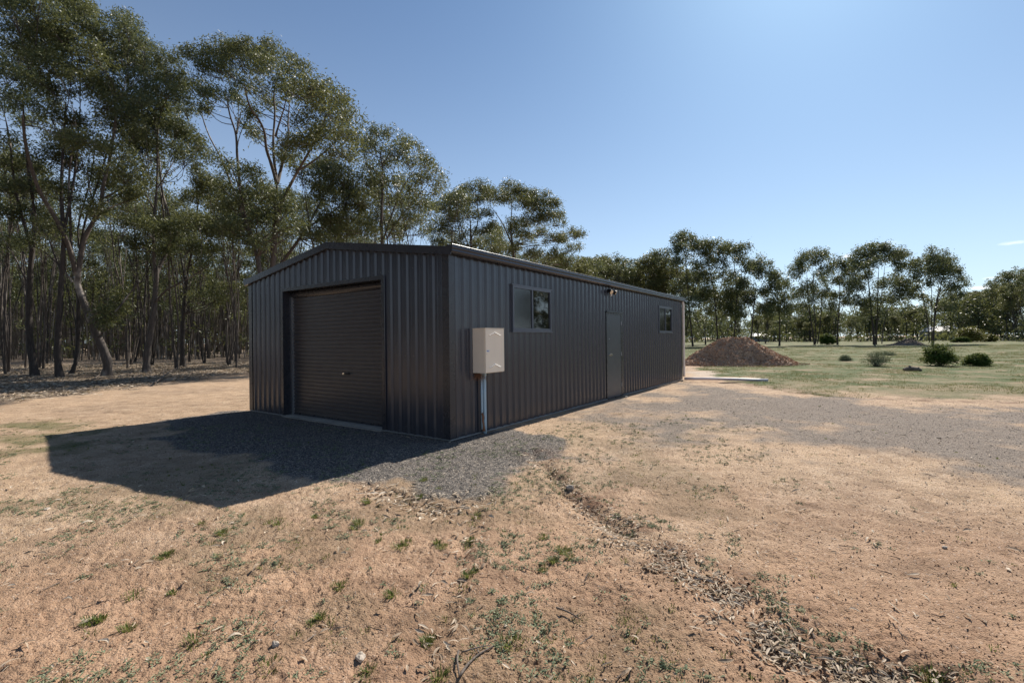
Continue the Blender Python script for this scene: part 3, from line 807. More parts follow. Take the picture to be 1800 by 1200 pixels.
def put_tree(name, loc, T, C, bark, leaf, label, cat="tree", group=None, rz=0.0):
    e = empty(name, loc, rz); tag(e, label, cat, group)
    T.obj("trunk", bark, e, smooth_=True); C.obj("crown", leaf, e)
    return e
def copy_tree(src, loc, rz, sc, label=None, group=None):
    e = src.copy(); scene.collection.objects.link(e); e.location = loc; e.rotation_euler = (0, 0, rz); e.scale = sc
    if label: e["label"] = label
    if group: e["group"] = group
    for ch in src.children:
        c = ch.copy(); scene.collection.objects.link(c); c.parent = e
    return e

def traced_tree(seed, base, depth, limbs, clumps, bark, leaf, label, leafL=.18, leafW=.054, per=60, dens=25., r_px=None, dspread=2.0, group=None, name="gum_tree", double=.62, lift=0., sig=.2):
    """limbs: [(r0, r1, [(px,py)...])], clumps: [(px,py,rpx)], read off the photograph and given their own depths"""
    rng = np.random.default_rng(seed)
    bx, by = inv(base[0], base[1], depth)[:2]; bz = gz1(bx, by)
    O = np.array([bx, by, bz]); T, C = Buf(), Buf()
    nodes, nrad = [], []
    mpp = depth / F_PX
    for (ra, rb, pl) in limbs:
        start_d = None
        p0 = inv(pl[0][0], pl[0][1], depth)
        if nodes:
            N = np.vstack(nodes); dd = np.hypot(N[:, 0] + O[0] - p0[0], N[:, 2] + O[2] - p0[2]); k = int(dd.argmin())
            d0 = N[k, 1] if dd[k] < 1.2 else 0.0
        else: d0 = 0.0
        drift = rng.normal(0, 1) * dspread * (0.25 if not nodes else .8)
        pts = []
        for i, (px, py) in enumerate(pl):
            f = i / max(1, len(pl) - 1)
            yy = d0 + drift * f ** 1.2
            pts.append(inv(px, py, depth + yy) - O)
        n = max(6, len(pl) * 3); pts = resample(pts, n)
        if not nodes: pts[0][2] = -.15
        rad = np.linspace(ra, rb * .8, n) * (.62 if depth > 70 else 1); rad[-2:] *= [.7, .35]
        if not nodes: rad[0] *= 1.4; rad[1] *= 1.12
        rad = rad * (1 + .06 * np.sin(np.arange(n) * 2.1))
        T.tube(pts, rad, 9 if ra > .1 else 6, cap=False)
        nodes.append(pts); nrad.append(rad)
    N = np.vstack(nodes); NR = np.concatenate(nrad)
    tufts = []
    for (px, py, rp) in clumps:
        for rep in range(2 if rng.uniform() < double else 1):
            jx, jy = (rng.normal(0, rp * .35, 2) if rep else (0, 0))
            q = inv(px + jx, py + jy, depth) - O
            ok = N[:, 2] < q[2] + .3
            dd = np.hypot(N[:, 0] - q[0], (N[:, 2] - q[2]) * .8) + np.where(ok, 0, 4) + np.clip(1.2 - (q[2] - N[:, 2]), 0, 2) * .5
            k = int(dd.argmin()); e = N[k]
            yy = e[1] + rng.normal(0, .45 * dspread) + (rng.choice([-1, 1]) * 1.0 if rep else 0)
            q = inv(px + jx, py + jy, depth + yy) - O
            r = rp * mpp * (.8 if rep else 1) * rng.uniform(.85, 1.1) * (1.15 if depth > 70 else 1.1)
            br = curve(e, q - [0, 0, r * .25], .08, 6, up=-.05, rng=rng)
            T.tube(br, np.linspace(max(.018, min(NR[k] * .55, .05)), .012, 6), 5, cap=False)
            tf = clump_tufts(q, r * (rng.uniform(.75, 1.15) if depth > 70 else 1), rng, dens, *((.95, -.75) if depth > 70 else (.80, -.45))); tufts.append(tf)
            for g in tf[::2]: T.tube([br[-2], (br[-1] + g) / 2 - [0, 0, .08], g], [.012, .008, .004], 3, cap=False)
    if tufts: leaves(C, np.vstack(tufts), per, rng, leafL, leafW, sig)
    return put_tree(name, (bx, by, bz), T, C, bark, leaf, label, group=group)

# --- the trees at the front edge of the wood, left of and behind the shed
traced_tree(101, (187, 662), 24.5,
  [(.21, .16, [(187, 662), (191, 640), (184, 618), (175, 600), (162, 566), (148, 535), (136, 500), (133, 480)]),
   (.12, .06, [(133, 482), (129, 460), (118, 425), (104, 395), (85, 362), (70, 340), (58, 305), (48, 270), (42, 235), (40, 200)]),
   (.12, .06, [(136, 495), (142, 450), (149, 412), (163, 392), (178, 365), (180, 330), (192, 285), (200, 240), (206, 180)]),
   (.07, .04, [(130, 470), (124, 430), (124, 380), (120, 330), (124, 280), (134, 225)]),
   (.05, .02, [(128, 496), (108, 470), (85, 448), (67, 435), (45, 430)]),
   (.06, .02, [(164, 566), (190, 555), (204, 548), (227, 516), (248, 493), (262, 486)]),
   (.045, .02, [(168, 385), (160, 340), (152, 300), (160, 260)])],
  [(70, 65, 34), (115, 55, 34), (150, 35, 30), (35, 95, 32), (95, 110, 32), (140, 95, 30), (60, 150, 28), (110, 160, 26), (150, 140, 26),
   (175, 110, 26), (20, 60, 28), (185, 170, 28), (130, 215, 24), (95, 250, 24), (115, 285, 22), (45, 215, 18), (160, 250, 20),
   (205, 270, 30), (185, 320, 26), (225, 310, 26), (170, 365, 24), (55, 330, 18), (230, 345, 22),
   (205, 545, 16), (225, 520, 15), (190, 565, 13), (180, 545, 12), (130, 330, 18), (90, 395, 18)],
  M_BARK, M_LEAFO, "leaning gum tree with a thick forked trunk, pale at its foot, left of the clearing", per=58)
traced_tree(102, (258, 655), 27,
  [(.19, .14, [(258, 657), (257, 640), (259, 615), (264, 590), (271, 545), (274, 500), (277, 468)]),
   (.09, .05, [(276, 480), (284, 462), (292, 448), (300, 420), (298, 380), (285, 340), (281, 300), (279, 262)]),
   (.09, .05, [(275, 500), (270, 450), (268, 400), (272, 370), (276, 330), (277, 290), (276, 240), (283, 190)]),
   (.06, .03, [(273, 532), (285, 515), (297, 507), (330, 490), (350, 478), (372, 462)]),
   (.05, .02, [(272, 370), (255, 340), (250, 310), (258, 285)]),
   (.045, .02, [(278, 330), (290, 310), (302, 290), (315, 270)])],
  [(280, 100, 24), (265, 125, 26), (300, 115, 26), (285, 150, 28), (310, 150, 24), (270, 180, 26), (300, 190, 28), (325, 185, 22), (290, 225, 28),
   (315, 225, 24), (335, 240, 22), (265, 225, 22), (305, 260, 24), (350, 265, 20), (330, 280, 20), (250, 255, 22), (240, 210, 22),
   (250, 395, 22), (280, 400, 22), (310, 405, 24), (330, 430, 20), (290, 440, 18), (345, 385, 20), (250, 430, 18), (360, 465, 14)],
  M_BARK, M_LEAF, "gum tree with dense dark crown on a bare forked trunk, right of the leaning tree", per=60)
traced_tree(103, (322, 643), 33,
  [(.17, .11, [(322, 645), (320, 612), (321, 580), (323, 552), (326, 510), (331, 470)]),
   (.08, .04, [(331, 472), (340, 430), (343, 390), (350, 350), (352, 310)]),
   (.07, .035, [(326, 500), (318, 450), (310, 410), (308, 370)]),
   (.05, .025, [(331, 470), (350, 455), (368, 430), (380, 400)])],
  [(350, 310, 20), (370, 335, 22), (345, 350, 22), (310, 360, 20), (330, 385, 20), (385, 375, 22), (365, 400, 20), (395, 410, 20), (375, 440, 16), (300, 385, 18), (345, 520, 12), (385, 520, 14), (400, 505, 12)],
  M_BARKD, M_LEAFO, "gum tree with a straight dark trunk nearest the shed's left corner", per=54)
traced_tree(104, (62, 662), 25.0,
  [(.17, .11, [(62, 664), (58, 640), (52, 600), (50, 550), (52, 500), (55, 450), (62, 400), (58, 350)]),
   (.09, .04, [(56, 440), (45, 400), (30, 350), (22, 300), (18, 250), (8, 200)]),
   (.08, .04, [(58, 350), (50, 300), (44, 250), (42, 215), (40, 170)]),
   (.05, .02, [(50, 500), (35, 470), (20, 440), (2, 415)])],
  [(15, 130, 30), (40, 180, 24), (5, 180, 26), (10, 240, 20), (20, 20, 30), (55, 15, 30), (60, 280, 16), (35, 330, 18), (70, 380, 20), (20, 380, 18), (5, 330, 20), (15, 430, 16), (55, 430, 18)],
  M_BARKD, M_LEAF, "dark-trunked gum tree at the far left of the clearing's edge", per=54)
traced_tree(105, (106, 664), 23.6,
  [(.15, .11, [(106, 666), (101, 645), (101, 600), (105, 540), (109, 480), (112, 430), (112, 400)]),
   (.09, .05, [(112, 405), (108, 360), (108, 320), (110, 280), (112, 240), (116, 180)]),
   (.07, .03, [(112, 410), (120, 370), (128, 330), (135, 280), (138, 230), (142, 170)]),
   (.05, .02, [(109, 480), (98, 455), (90, 430), (78, 405)])],
  [(110, 10, 34), (140, 5, 30), (95, 60, 26), (125, 130, 26), (90, 200, 18), (105, 235, 18), (85, 170, 20), (75, 90, 28), (95, 330, 20), (125, 250, 18), (75, 405, 16), (100, 275, 20)],
  M_BARKD, M_LEAFO, "tall straight dark gum tree between the leaning tree and the leftmost tree", per=54)
traced_tree(106, (135, 655), 26,
  [(.10, .07, [(122, 664), (134, 640), (137, 600), (136, 560), (139, 500), (141, 440)]),
   (.06, .03, [(141, 440), (148, 390), (170, 330), (190, 260), (215, 200), (225, 150)]),
   (.05, .03, [(141, 445), (135, 400), (150, 350), (163, 300), (168, 240)])],
  [(205, 40, 24), (230, 50, 22), (245, 75, 18), (215, 80, 26), (190, 80, 24), (235, 105, 24), (200, 125, 24), (235, 140, 22), (215, 165, 24), (180, 145, 22), (250, 170, 18), (225, 205, 24), (200, 210, 22), (240, 235, 22), (170, 60, 24)],
  M_BARKD, M_LEAF2, "slim gum tree with a high round crown behind the leaning tree", per=58)
traced_tree(107, (480, 650), 25.5,
  [(.19, .14, [(480, 650), (479, 590), (478, 530), (479, 472), (483, 415), (486, 360), (487, 322)]),
   (.09, .04, [(487, 325), (476, 285), (467, 262), (466, 230), (452, 205), (438, 190), (430, 150)]),
   (.08, .035, [(487, 318), (481, 280), (480, 240), (484, 200), (480, 160), (490, 130)]),
   (.09, .04, [(488, 322), (493, 300), (502, 265), (508, 240), (506, 215), (510, 170)]),
   (.10, .05, [(484, 400), (494, 360), (510, 325), (524, 300), (545, 265), (560, 235), (575, 200)]),
   (.05, .025, [(524, 300), (550, 285), (568, 270), (590, 250), (600, 230)]),
   (.05, .02, [(484, 240), (493, 210), (500, 190), (505, 160)])],
  [(335, 100, 20), (360, 95, 24), (390, 88, 24), (415, 95, 24), (440, 88, 24), (470, 92, 24), (500, 108, 24), (400, 118, 24), (360, 125, 20), (445, 115, 24), (525, 128, 24),
   (480, 120, 22), (550, 150, 24), (575, 165, 22), (520, 160, 24), (600, 175, 20), (560, 190, 26), (590, 205, 24), (615, 205, 20), (540, 215, 20), (575, 235, 24), (610, 240, 22), (545, 245, 18),
   (510, 260, 18), (430, 150, 18), (455, 150, 14), (490, 155, 16), (530, 250, 18), (500, 275, 14), (470, 180, 9), (450, 235, 10), (600, 270, 20), (345, 150, 14), (440, 200, 8)],
  M_BARK, M_LEAFO, "tallest gum tree rising behind the shed gable, with a wide umbrella crown", dspread=2.2, per=58)
traced_tree(108, (455, 645), 24.5,
  [(.15, .12, [(466, 640), (462, 560), (459, 490), (452, 445), (443, 418), (434, 395), (425, 370)]),
   (.09, .04, [(425, 370), (423, 335), (419, 300), (416, 262), (416, 235), (404, 205), (398, 170)]),
   (.07, .03, [(430, 385), (415, 350), (405, 320), (390, 280), (370, 245), (358, 215), (350, 180)]),
   (.05, .025, [(438, 410), (430, 375), (424, 340), (410, 300), (392, 270)]),
   (.05, .02, [(416, 235), (420, 215), (425, 190)])],
  [(350, 160, 12), (375, 160, 13), (400, 165, 14), (365, 190, 10), (420, 175, 12), (430, 215, 8), (440, 300, 16), (455, 330, 20), (470, 350, 20), (430, 345, 18), (445, 380, 22), (475, 385, 22),
   (420, 385, 20), (500, 370, 18), (405, 360, 18), (390, 330, 16), (395, 400, 20), (425, 420, 18), (455, 430, 16), (500, 410, 18), (520, 395, 16), (410, 300, 14), (382, 280, 14), (500, 345, 14)],
  M_BARK, M_LEAF, "gum tree with curved trunk leaning left, just above the shed's left roof edge", per=54)
traced_tree(109, (520, 640), 30,
  [(.14, .10, [(480, 640), (480, 560), (483, 480), (500, 455), (517, 434), (533, 410), (548, 385)]),
   (.06, .03, [(548, 385), (560, 360), (575, 335), (590, 310)]),
   (.06, .03, [(540, 400), (565, 385), (590, 370), (610, 345)])],
  [(560, 300, 22), (585, 290, 22), (600, 315, 24), (575, 325, 24), (615, 340, 22), (590, 350, 24), (560, 345, 18), (625, 370, 20), (600, 385, 22), (575, 385, 18), (640, 355, 18), (545, 410, 14), (640, 400, 18), (615, 410, 18), (560, 420, 16), (585, 412, 18)],
  M_BARK, M_LEAFO, "gum tree with bushy olive crown above the shed's ridge, below the umbrella crown", per=56)
traced_tree(110, (672, 640), 33,
  [(.15, .10, [(676, 640), (674, 540), (672, 440), (670, 390), (672, 340), (673, 300)]),
   (.07, .03, [(673, 300), (668, 270), (676, 245)]),
   (.07, .03, [(674, 420), (688, 380), (702, 340), (720, 310), (735, 290)]),
   (.06, .03, [(680, 420), (700, 385), (730, 350), (752, 325)])],
  [(665, 235, 16), (690, 235, 18), (705, 250, 18), (725, 262, 18), (690, 268, 14), (745, 285, 18), (720, 290, 14), (765, 310, 16), (775, 325, 12), (745, 315, 16), (765, 340, 10), (725, 335, 14),
   (735, 360, 16), (705, 350, 14), (715, 380, 16), (690, 385, 14), (650, 262, 16), (645, 290, 16), (640, 320, 16), (655, 340, 16), (735, 385, 12), (670, 400, 16), (740, 410, 10), (650, 245, 12), (700, 405, 16), (755, 400, 9)],
  M_BARK, M_LEAFO, "gum tree with sloping round crown right of the umbrella-crowned tree", per=38, leafL=.19, leafW=.058)
traced_tree(111, (825, 630), 44,
  [(.15, .10, [(825, 630), (826, 540), (828, 470), (828, 420), (826, 380)]),
   (.07, .03, [(828, 420), (842, 390), (838, 350), (845, 330)]),
   (.06, .03, [(827, 440), (810, 400), (800, 360), (790, 350)])],
  [(840, 328, 16), (820, 335, 14), (855, 340, 14), (835, 352, 15), (790, 352, 14), (800, 345, 12), (780, 358, 9), (830, 380, 14), (855, 375, 12), (800, 385, 14), (775, 392, 12), (790, 405, 14), (850, 405, 14), (825, 410, 14), (810, 425, 12), (765, 405, 10), (840, 430, 14), (770, 425, 10), (865, 395, 10)],
  M_BARKD, M_LEAF2, "gum tree with round leaf clumps right of a sky gap, above the near roof corner", leafL=.22, leafW=.07, per=34)
traced_tree(112, (905, 630), 44,
  [(.17, .12, [(905, 630), (905, 540), (906, 480), (903, 450), (900, 420), (896, 400)]),
   (.07, .03, [(900, 430), (885, 395), (872, 375), (862, 362)]),
   (.08, .03, [(905, 445), (918, 410), (930, 385), (945, 360)]),
   (.06, .03, [(897, 400), (900, 370), (898, 345)])],
  [(860, 350, 16), (880, 342, 16), (900, 330, 14), (915, 335, 12), (895, 348, 16), (930, 345, 14), (950, 350, 16), (970, 360, 15), (940, 365, 16), (918, 358, 14), (980, 378, 12), (960, 385, 16), (985, 395, 10), (930, 390, 16),
   (900, 390, 10), (905, 405, 12), (950, 410, 16), (975, 420, 14), (925, 420, 16), (905, 435, 14), (990, 420, 10), (1010, 412, 10), (1020, 410, 8), (1000, 440, 12), (975, 450, 14), (940, 445, 16), (1015, 435, 8), (880, 430, 12), (870, 440, 12), (1000, 465, 12)],
  M_BARK, M_LEAFO, "broad flat-topped green gum tree standing alone above the middle of the shed roof", leafL=.2, leafW=.06, per=54)

# --- the line of gum trees beyond the field, right of the shed
FAR = dict(leafL=.36, leafW=.14, per=36, dens=10.0, dspread=2.6, double=.75, sig=.34)
traced_tree(121, (1218, 608), 86,
  [(.24, .12, [(1218, 609), (1214, 570), (1210, 520), (1207, 480), (1205, 450)]), (.12, .06, [(1212, 540), (1190, 490), (1186, 460)]), (.12, .06, [(1212, 530), (1228, 490), (1232, 455)])],
  [(1205, 415, 14), (1192, 424, 13), (1216, 425, 12), (1182, 440, 10), (1200, 438, 14), (1225, 440, 12), (1208, 455, 12), (1188, 462, 12), (1232, 462, 10), (1200, 490, 13), (1222, 485, 13), (1185, 500, 12), (1215, 515, 13), (1195, 530, 12), (1230, 520, 12), (1210, 550, 12), (1165, 450, 10), (1150, 445, 9)],
  M_BARKD, M_LEAF2, "tall gum tree beyond the shed's far corner, taller than its neighbours", **FAR)
traced_tree(122, (1262, 607), 88,
  [(.24, .12, [(1262, 608), (1260, 570), (1256, 520), (1250, 480)]), (.12, .06, [(1258, 540), (1268, 500), (1275, 465)]), (.10, .05, [(1259, 550), (1240, 510), (1236, 480)])],
  [(1240, 430, 11), (1255, 440, 12), (1272, 438, 12), (1245, 455, 12), (1232, 475, 12), (1265, 462, 12), (1250, 490, 14), (1275, 485, 12), (1240, 515, 13), (1265, 515, 13), (1255, 540, 12), (1275, 545, 12), (1238, 550, 10)],
  M_BARKD, M_LEAFO, "bushy gum tree second from the shed in the field-side row, behind the mulch pile", **FAR)
traced_tree(123, (1292, 606), 88,
  [(.22, .12, [(1290, 607), (1292, 570), (1296, 520), (1292, 480), (1290, 455)]), (.12, .05, [(1294, 530), (1304, 490), (1304, 450)]), (.10, .05, [(1292, 550), (1282, 520), (1278, 490)])],
  [(1278, 435, 9), (1290, 438, 9), (1302, 442, 10), (1295, 455, 9), (1305, 460, 8), (1290, 490, 12), (1305, 495, 12), (1278, 500, 12), (1295, 515, 13), (1310, 525, 12), (1285, 535, 12), (1300, 550, 10)],
  M_BARKD, M_LEAF, "narrow gum tree with two small top clumps, behind the mulch pile's left slope", **FAR)
traced_tree(124, (1322, 606), 86,
  [(.24, .12, [(1320, 607), (1322, 575), (1326, 530), (1330, 500)]), (.12, .05, [(1326, 530), (1340, 500), (1350, 480)]), (.12, .05, [(1322, 560), (1310, 520), (1306, 490)]), (.1, .05, [(1324, 590), (1340, 560), (1352, 535)])],
  [(1318, 464, 10), (1332, 460, 12), (1346, 466, 11), (1355, 478, 9), (1312, 475, 9), (1325, 475, 10), (1340, 480, 9), (1308, 505, 12), (1325, 515, 10), (1345, 515, 10), (1318, 535, 12), (1340, 545, 10)],
  M_BARKD, M_LEAF2, "round-topped many-stemmed gum tree rising directly behind the mulch pile", **FAR)
traced_tree(125, (1370, 607), 84,
  [(.22, .12, [(1370, 608), (1371, 575), (1369, 540), (1366, 510)]), (.10, .05, [(1370, 545), (1380, 515), (1383, 495)]), (.10, .05, [(1370, 550), (1360, 525), (1356, 505)])],
  [(1362, 484, 9), (1372, 492, 10), (1358, 498, 10), (1382, 500, 9), (1368, 508, 11), (1352, 515, 10), (1385, 520, 10), (1370, 525, 12), (1358, 535, 10), (1384, 538, 9), (1372, 548, 10), (1350, 545, 8)],
  M_BARKD, M_LEAF, "short dense gum tree at the left edge of the sky gap", **FAR)
traced_tree(126, (1433, 604), 90,
  [(.22, .12, [(1432, 605), (1428, 580), (1422, 540), (1420, 510), (1418, 480)]), (.16, .08, [(1434, 604), (1434, 570), (1430, 530), (1430, 490), (1428, 465)]), (.15, .07, [(1437, 604), (1442, 570), (1444, 530), (1443, 495)]), (.08, .04, [(1424, 555), (1412, 520), (1404, 495)])],
  [(1430, 446, 11), (1420, 452, 10), (1445, 446, 10), (1448, 456, 8), (1408, 458, 9), (1398, 470, 9), (1412, 470, 9), (1392, 480, 7), (1402, 484, 7), (1434, 460, 8), (1444, 475, 11), (1456, 478, 9), (1438, 488, 11), (1453, 490, 10),
   (1418, 500, 9), (1428, 505, 9), (1402, 512, 10), (1414, 518, 11), (1396, 522, 8), (1440, 510, 11), (1452, 520, 10), (1430, 525, 10), (1395, 536, 6), (1415, 535, 8), (1445, 538, 8)],
  M_BARKD, M_LEAF2, "three-stemmed gum tree at the right edge of the sky gap", **FAR)
traced_tree(127, (1472, 605), 88,
  [(.20, .12, [(1472, 606), (1472, 580), (1475, 545), (1477, 510), (1474, 480)]), (.1, .05, [(1471, 600), (1463, 560), (1460, 535)]), (.09, .05, [(1474, 560), (1486, 530), (1492, 505)])],
  [(1462, 455, 7), (1475, 458, 9), (1486, 462, 9), (1464, 466, 6), (1480, 472, 9), (1492, 478, 9), (1486, 492, 10), (1470, 492, 8), (1462, 520, 8), (1475, 520, 9), (1492, 510, 9), (1484, 530, 8), (1465, 540, 8), (1495, 530, 8)],
  M_BARKD, M_LEAFO, "small-crowned gum tree squeezed between two larger field-edge trees", **FAR)
traced_tree(128, (1537, 606), 84,
  [(.30, .16, [(1537, 607), (1535, 580), (1531, 545), (1528, 510), (1526, 485)]), (.22, .10, [(1540, 606), (1541, 570), (1543, 530), (1543, 495), (1545, 470)]), (.14, .06, [(1541, 570), (1548, 535), (1552, 500), (1556, 460)]), (.12, .05, [(1533, 560), (1520, 525), (1510, 500)]), (.14, .06, [(1550, 604), (1553, 570), (1566, 530), (1580, 505)])],
  [(1505, 452, 10), (1518, 444, 11), (1532, 438, 11), (1546, 436, 10), (1558, 436, 11), (1570, 440, 11), (1580, 447, 9), (1588, 450, 8), (1525, 452, 10), (1548, 450, 10), (1540, 458, 9), (1568, 452, 9), (1500, 462, 9), (1512, 466, 8), (1576, 462, 8), (1584, 470, 7), (1574, 472, 7), (1590, 468, 5),
   (1520, 466, 11), (1525, 474, 8), (1498, 478, 10), (1510, 488, 9), (1494, 496, 11), (1508, 502, 10), (1525, 485, 7), (1572, 488, 11), (1582, 495, 11), (1595, 502, 9), (1560, 500, 10), (1575, 508, 11), (1590, 515, 9), (1604, 510, 6), (1545, 500, 8),
   (1500, 525, 12), (1515, 535, 12), (1535, 525, 11), (1555, 525, 12), (1575, 525, 9), (1520, 550, 10), (1548, 548, 10), (1602, 520, 5)],
  M_BARKD, M_LEAF2, "largest field-edge gum tree, with a wide layered crown on several dark stems", **FAR)
traced_tree(129, (1637, 601), 84,
  [(.22, .11, [(1640, 603), (1643, 560), (1648, 525), (1656, 495), (1660, 475)]), (.16, .07, [(1638, 603), (1638, 560), (1638, 520), (1637, 490)]), (.16, .07, [(1634, 602), (1630, 560), (1624, 530), (1618, 500)]), (.12, .05, [(1640, 590), (1643, 540), (1652, 505), (1645, 480)]), (.1, .05, [(1648, 530), (1665, 510), (1675, 495)])],
  [(1638, 446, 9), (1632, 454, 9), (1645, 456, 10), (1656, 452, 10), (1666, 456, 8), (1638, 468, 11), (1652, 468, 11), (1630, 478, 8), (1645, 480, 10), (1660, 478, 9), (1668, 468, 8), (1604, 464, 9), (1614, 462, 8), (1608, 476, 10), (1616, 482, 9), (1610, 490, 6),
   (1678, 472, 7), (1686, 478, 7), (1676, 486, 7), (1692, 492, 6), (1696, 500, 6), (1684, 502, 6), (1688, 515, 6), (1668, 500, 8), (1675, 510, 7), (1660, 512, 6), (1652, 492, 7), (1634, 498, 5), (1622, 520, 6), (1630, 528, 5), (1655, 535, 8), (1665, 540, 8), (1648, 545, 6), (1612, 505, 5)],
  M_BARKD, M_LEAF2, "open-crowned gum tree on four slender stems beside the small earth mound", **FAR)

# --- look-alike trees of the wood: a few prototypes, copied
rngP = np.random.default_rng(77)
def proto(seed, bark, leaf, **k):
    r = np.random.default_rng(seed); T, C = proc_tree(r, **k)
    return T.mesh("trunk", bark, True), C.mesh("crown", leaf)
PR = []
for i in range(6):
    PR.append(proto(200 + i, M_BARKD if i % 2 else M_BARK, (M_LEAF, M_LEAFO, M_LEAF2)[i % 3], H=14.5, spread=(1.9, 2.5, 2.2, 2.8, 1.8, 2.3)[i], stems=(2, 3, 3, 4, 2, 3)[i],
                    leafL=.24, leafW=.08, per=22, dens=12, cb=(.66, .60, .68, .58, .70, .62)[i], r0=(.095, .10, .09, .115, .085, .095)[i], k0=6, low=.08, nclump=(1, 3), clr=(.6, 1.05)))
PB = []      # fuller trees for the open side
for i in range(4):
    PB.append(proto(240 + i, M_BARKD, (M_LEAF2, M_LEAFL, M_LEAF, M_LEAFL)[i], H=15.5, spread=(4.2, 3.6, 4.8, 3.8)[i], stems=(2, 3, 2, 3)[i], leafL=.38, leafW=.15, per=21, dens=5.4,
                    cb=.30, r0=.2, nclump=(5, 8), clr=(1.0, 1.7), low=.6))
def place(pr, x, y, sc, rz, label, group, name="gum_tree", hz=1.0):
    e = empty(name, (x, y, gz1(x, y)), rz); tag(e, label, "tree", group); e.scale = (sc, sc, sc * hz)
    for nm, me in zip(("trunk", "crown"), pr):
        c = bpy.data.objects.new(nm, me); scene.collection.objects.link(c); c.parent = e
    return e

def edge_y(x):
    """front edge of the wood: nearest depth at which a tree may stand for this x"""
    return np.interp(x, [-80, -30, -24, -18, -12, -8, -5, -2, 2, 8, 17, 22, 28, 40], [16, 22, 25, 28, 27, 29, 35, 44, 52, 64, 78, 84, 90, 92])
cand = []
tries = 0
while len(cand) < 218 and tries < 40000:
    tries += 1
    y = 22 + 78 * rngP.uniform() ** .85; px = rngP.uniform(-110, 1240)
    x = (px - 900) / F_PX * y
    if px > 470 and rngP.uniform() < .45: continue
    if y < edge_y(x) + .8 or y > 100: continue
    if shed_dist(np.array([x]), np.array([y]))[0] < 7: continue
    if px > 1000 and y < 76: continue
    md = 1.5 + y * .012
    if any((x - a) ** 2 + (y - c) ** 2 < md * md for a, c in cand): continue
    cand.append((x, y))
GW = "slender gum trees filling the wood left of and behind the shed"
LW = "slender gum tree among the many packed in the wood beyond the clearing"
for (x, y) in cand:
    i = int(rngP.integers(0, 6)); sc = rngP.uniform(.78, 1.06)
    place(PR[i], x, y, sc, rngP.uniform(0, 6.28), LW, GW, hz=rngP.uniform(.95, 1.12))

# fuller trees filling the far side between the traced ones, and the wood at the right edge
GF = "bushy gum trees along the far side of the field"
LF = "bushy gum tree among the similar trees along the far side of the field"
for (px, y, sc, k) in [(1060, 100, 1.02, 0), (1095, 104, 1.0, 1), (1130, 98, .98, 2), (1160, 96, 1.05, 3), (1240, 108, .86, 2), (1276, 112, .80, 0), (1305, 110, .78, 1), (1195, 100, .95, 0),
                       (1345, 118, .62, 3), (1030, 88, 1.02, 1), (1175, 112, .98, 2), (1045, 84, .95, 3), (1078, 92, 1.05, 2), (1112, 96, 1.02, 0), (1145, 94, 1.08, 1), (1012, 76, .88, 0), (995, 66, .8, 3)]:
    x = (px - 900) / F_PX * y; place(PB[k], x, y, sc, rngP.uniform(0, 6.28), LF, GF)
GR = "gum trees massed at the right end of the field"
LR = "gum tree in the dense stand at the right end of the field"
for (px, y, sc, k) in [(1700, 132, .82, 0), (1728, 138, .88, 1), (1752, 130, .98, 2), (1772, 122, .84, 1), (1790, 112, .80, 3), (1812, 104, .98, 0), (1835, 100, 1.0, 2), (1715, 150, .9, 3), (1742, 150, .9, 0), (1765, 142, 1.0, 3),
                       (1690, 150, .78, 2), (1860, 96, .95, 1), (1800, 128, 1.15, 2)]:
    x = (px - 900) / F_PX * y; place(PB[k], x, y, sc, rngP.uniform(0, 6.28), LR, GR)
GM = "low trees in the middle distance behind the field-edge gums"
LM = "low round tree in the middle distance behind the field-edge gum trees"
for (px, y, sc, k) in [(1405, 150, .42, 1), (1418, 140, .36, 3), (1450, 150, .50, 3), (1492, 142, .46, 1), (1512, 128, .44, 2), (1560, 134, .50, 0), (1580, 128, .42, 1), (1602, 150, .58, 3), (1625, 158, .62, 2), (1585, 160, .7, 0),
                       (1470, 170, .6, 0), (1530, 175, .75, 3), (1390, 175, .55, 2), (1430, 180, .5, 0), (1622, 172, .7, 2), (1355, 140, .40, 1), (1335, 150, .45, 3)]:
    x = (px - 900) / F_PX * y; place(PB[k], x, y, sc, rngP.uniform(0, 6.28), LM, GM, name="low_tree")
# trees to the right of the viewpoint: seen mirrored in the shed windows and cladding
GO = "gum trees standing off to the right of the clearing"
LO = "gum tree right of the clearing, mirrored in the shed windows"
for (az, rr_, sc, k) in [(52.7, 35.5, .36, 3), (50.2, 41, .42, 0), (78, 130, .65, 2), (88, 140, .6, 3), (98, 135, .7, 0), (110, 130, .7, 1), (56, 105, .7, 2), (124, 125, .9, 3), (140, 120, .9, 0), (72, 130, .7, 1), (66, 125, .6, 2)]:
    place(PB[k], rr_ * math.sin(R(az)), rr_ * math.cos(R(az)), sc, az, LO, GO)

ORD = ["first", "second", "third", "fourth", "fifth", "sixth", "seventh", "eighth", "ninth", "tenth", "eleventh", "twelfth", "thirteenth", "fourteenth", "fifteenth", "sixteenth", "seventeenth", "eighteenth", "nineteenth", "twentieth"]
def ordinal_labels(objs, text):
    objs = sorted(objs, key=lambda o: o.location.x / o.location.y)
    for i, o in enumerate(objs):
        o["label"] = (("leftmost" if i == 0 else "rightmost" if i == len(objs) - 1 else ORD[i] + " from left") + " of the " + text)
for grp, text in ((GF, "bushy gum trees along the far side of the field"), (GR, "gum trees massed at the right end"), (GM, "low round trees in the middle distance")):
    ordinal_labels([o for o in scene.objects if o.get("group") == grp], text)
wood = sorted([o for o in scene.objects if o.get("group") == GW], key=lambda o: o.location.y)
front = [o for o in wood if o.location.x / o.location.y < -.54][:16]
ordinal_labels(front, "slender gums standing nearest the clearing")
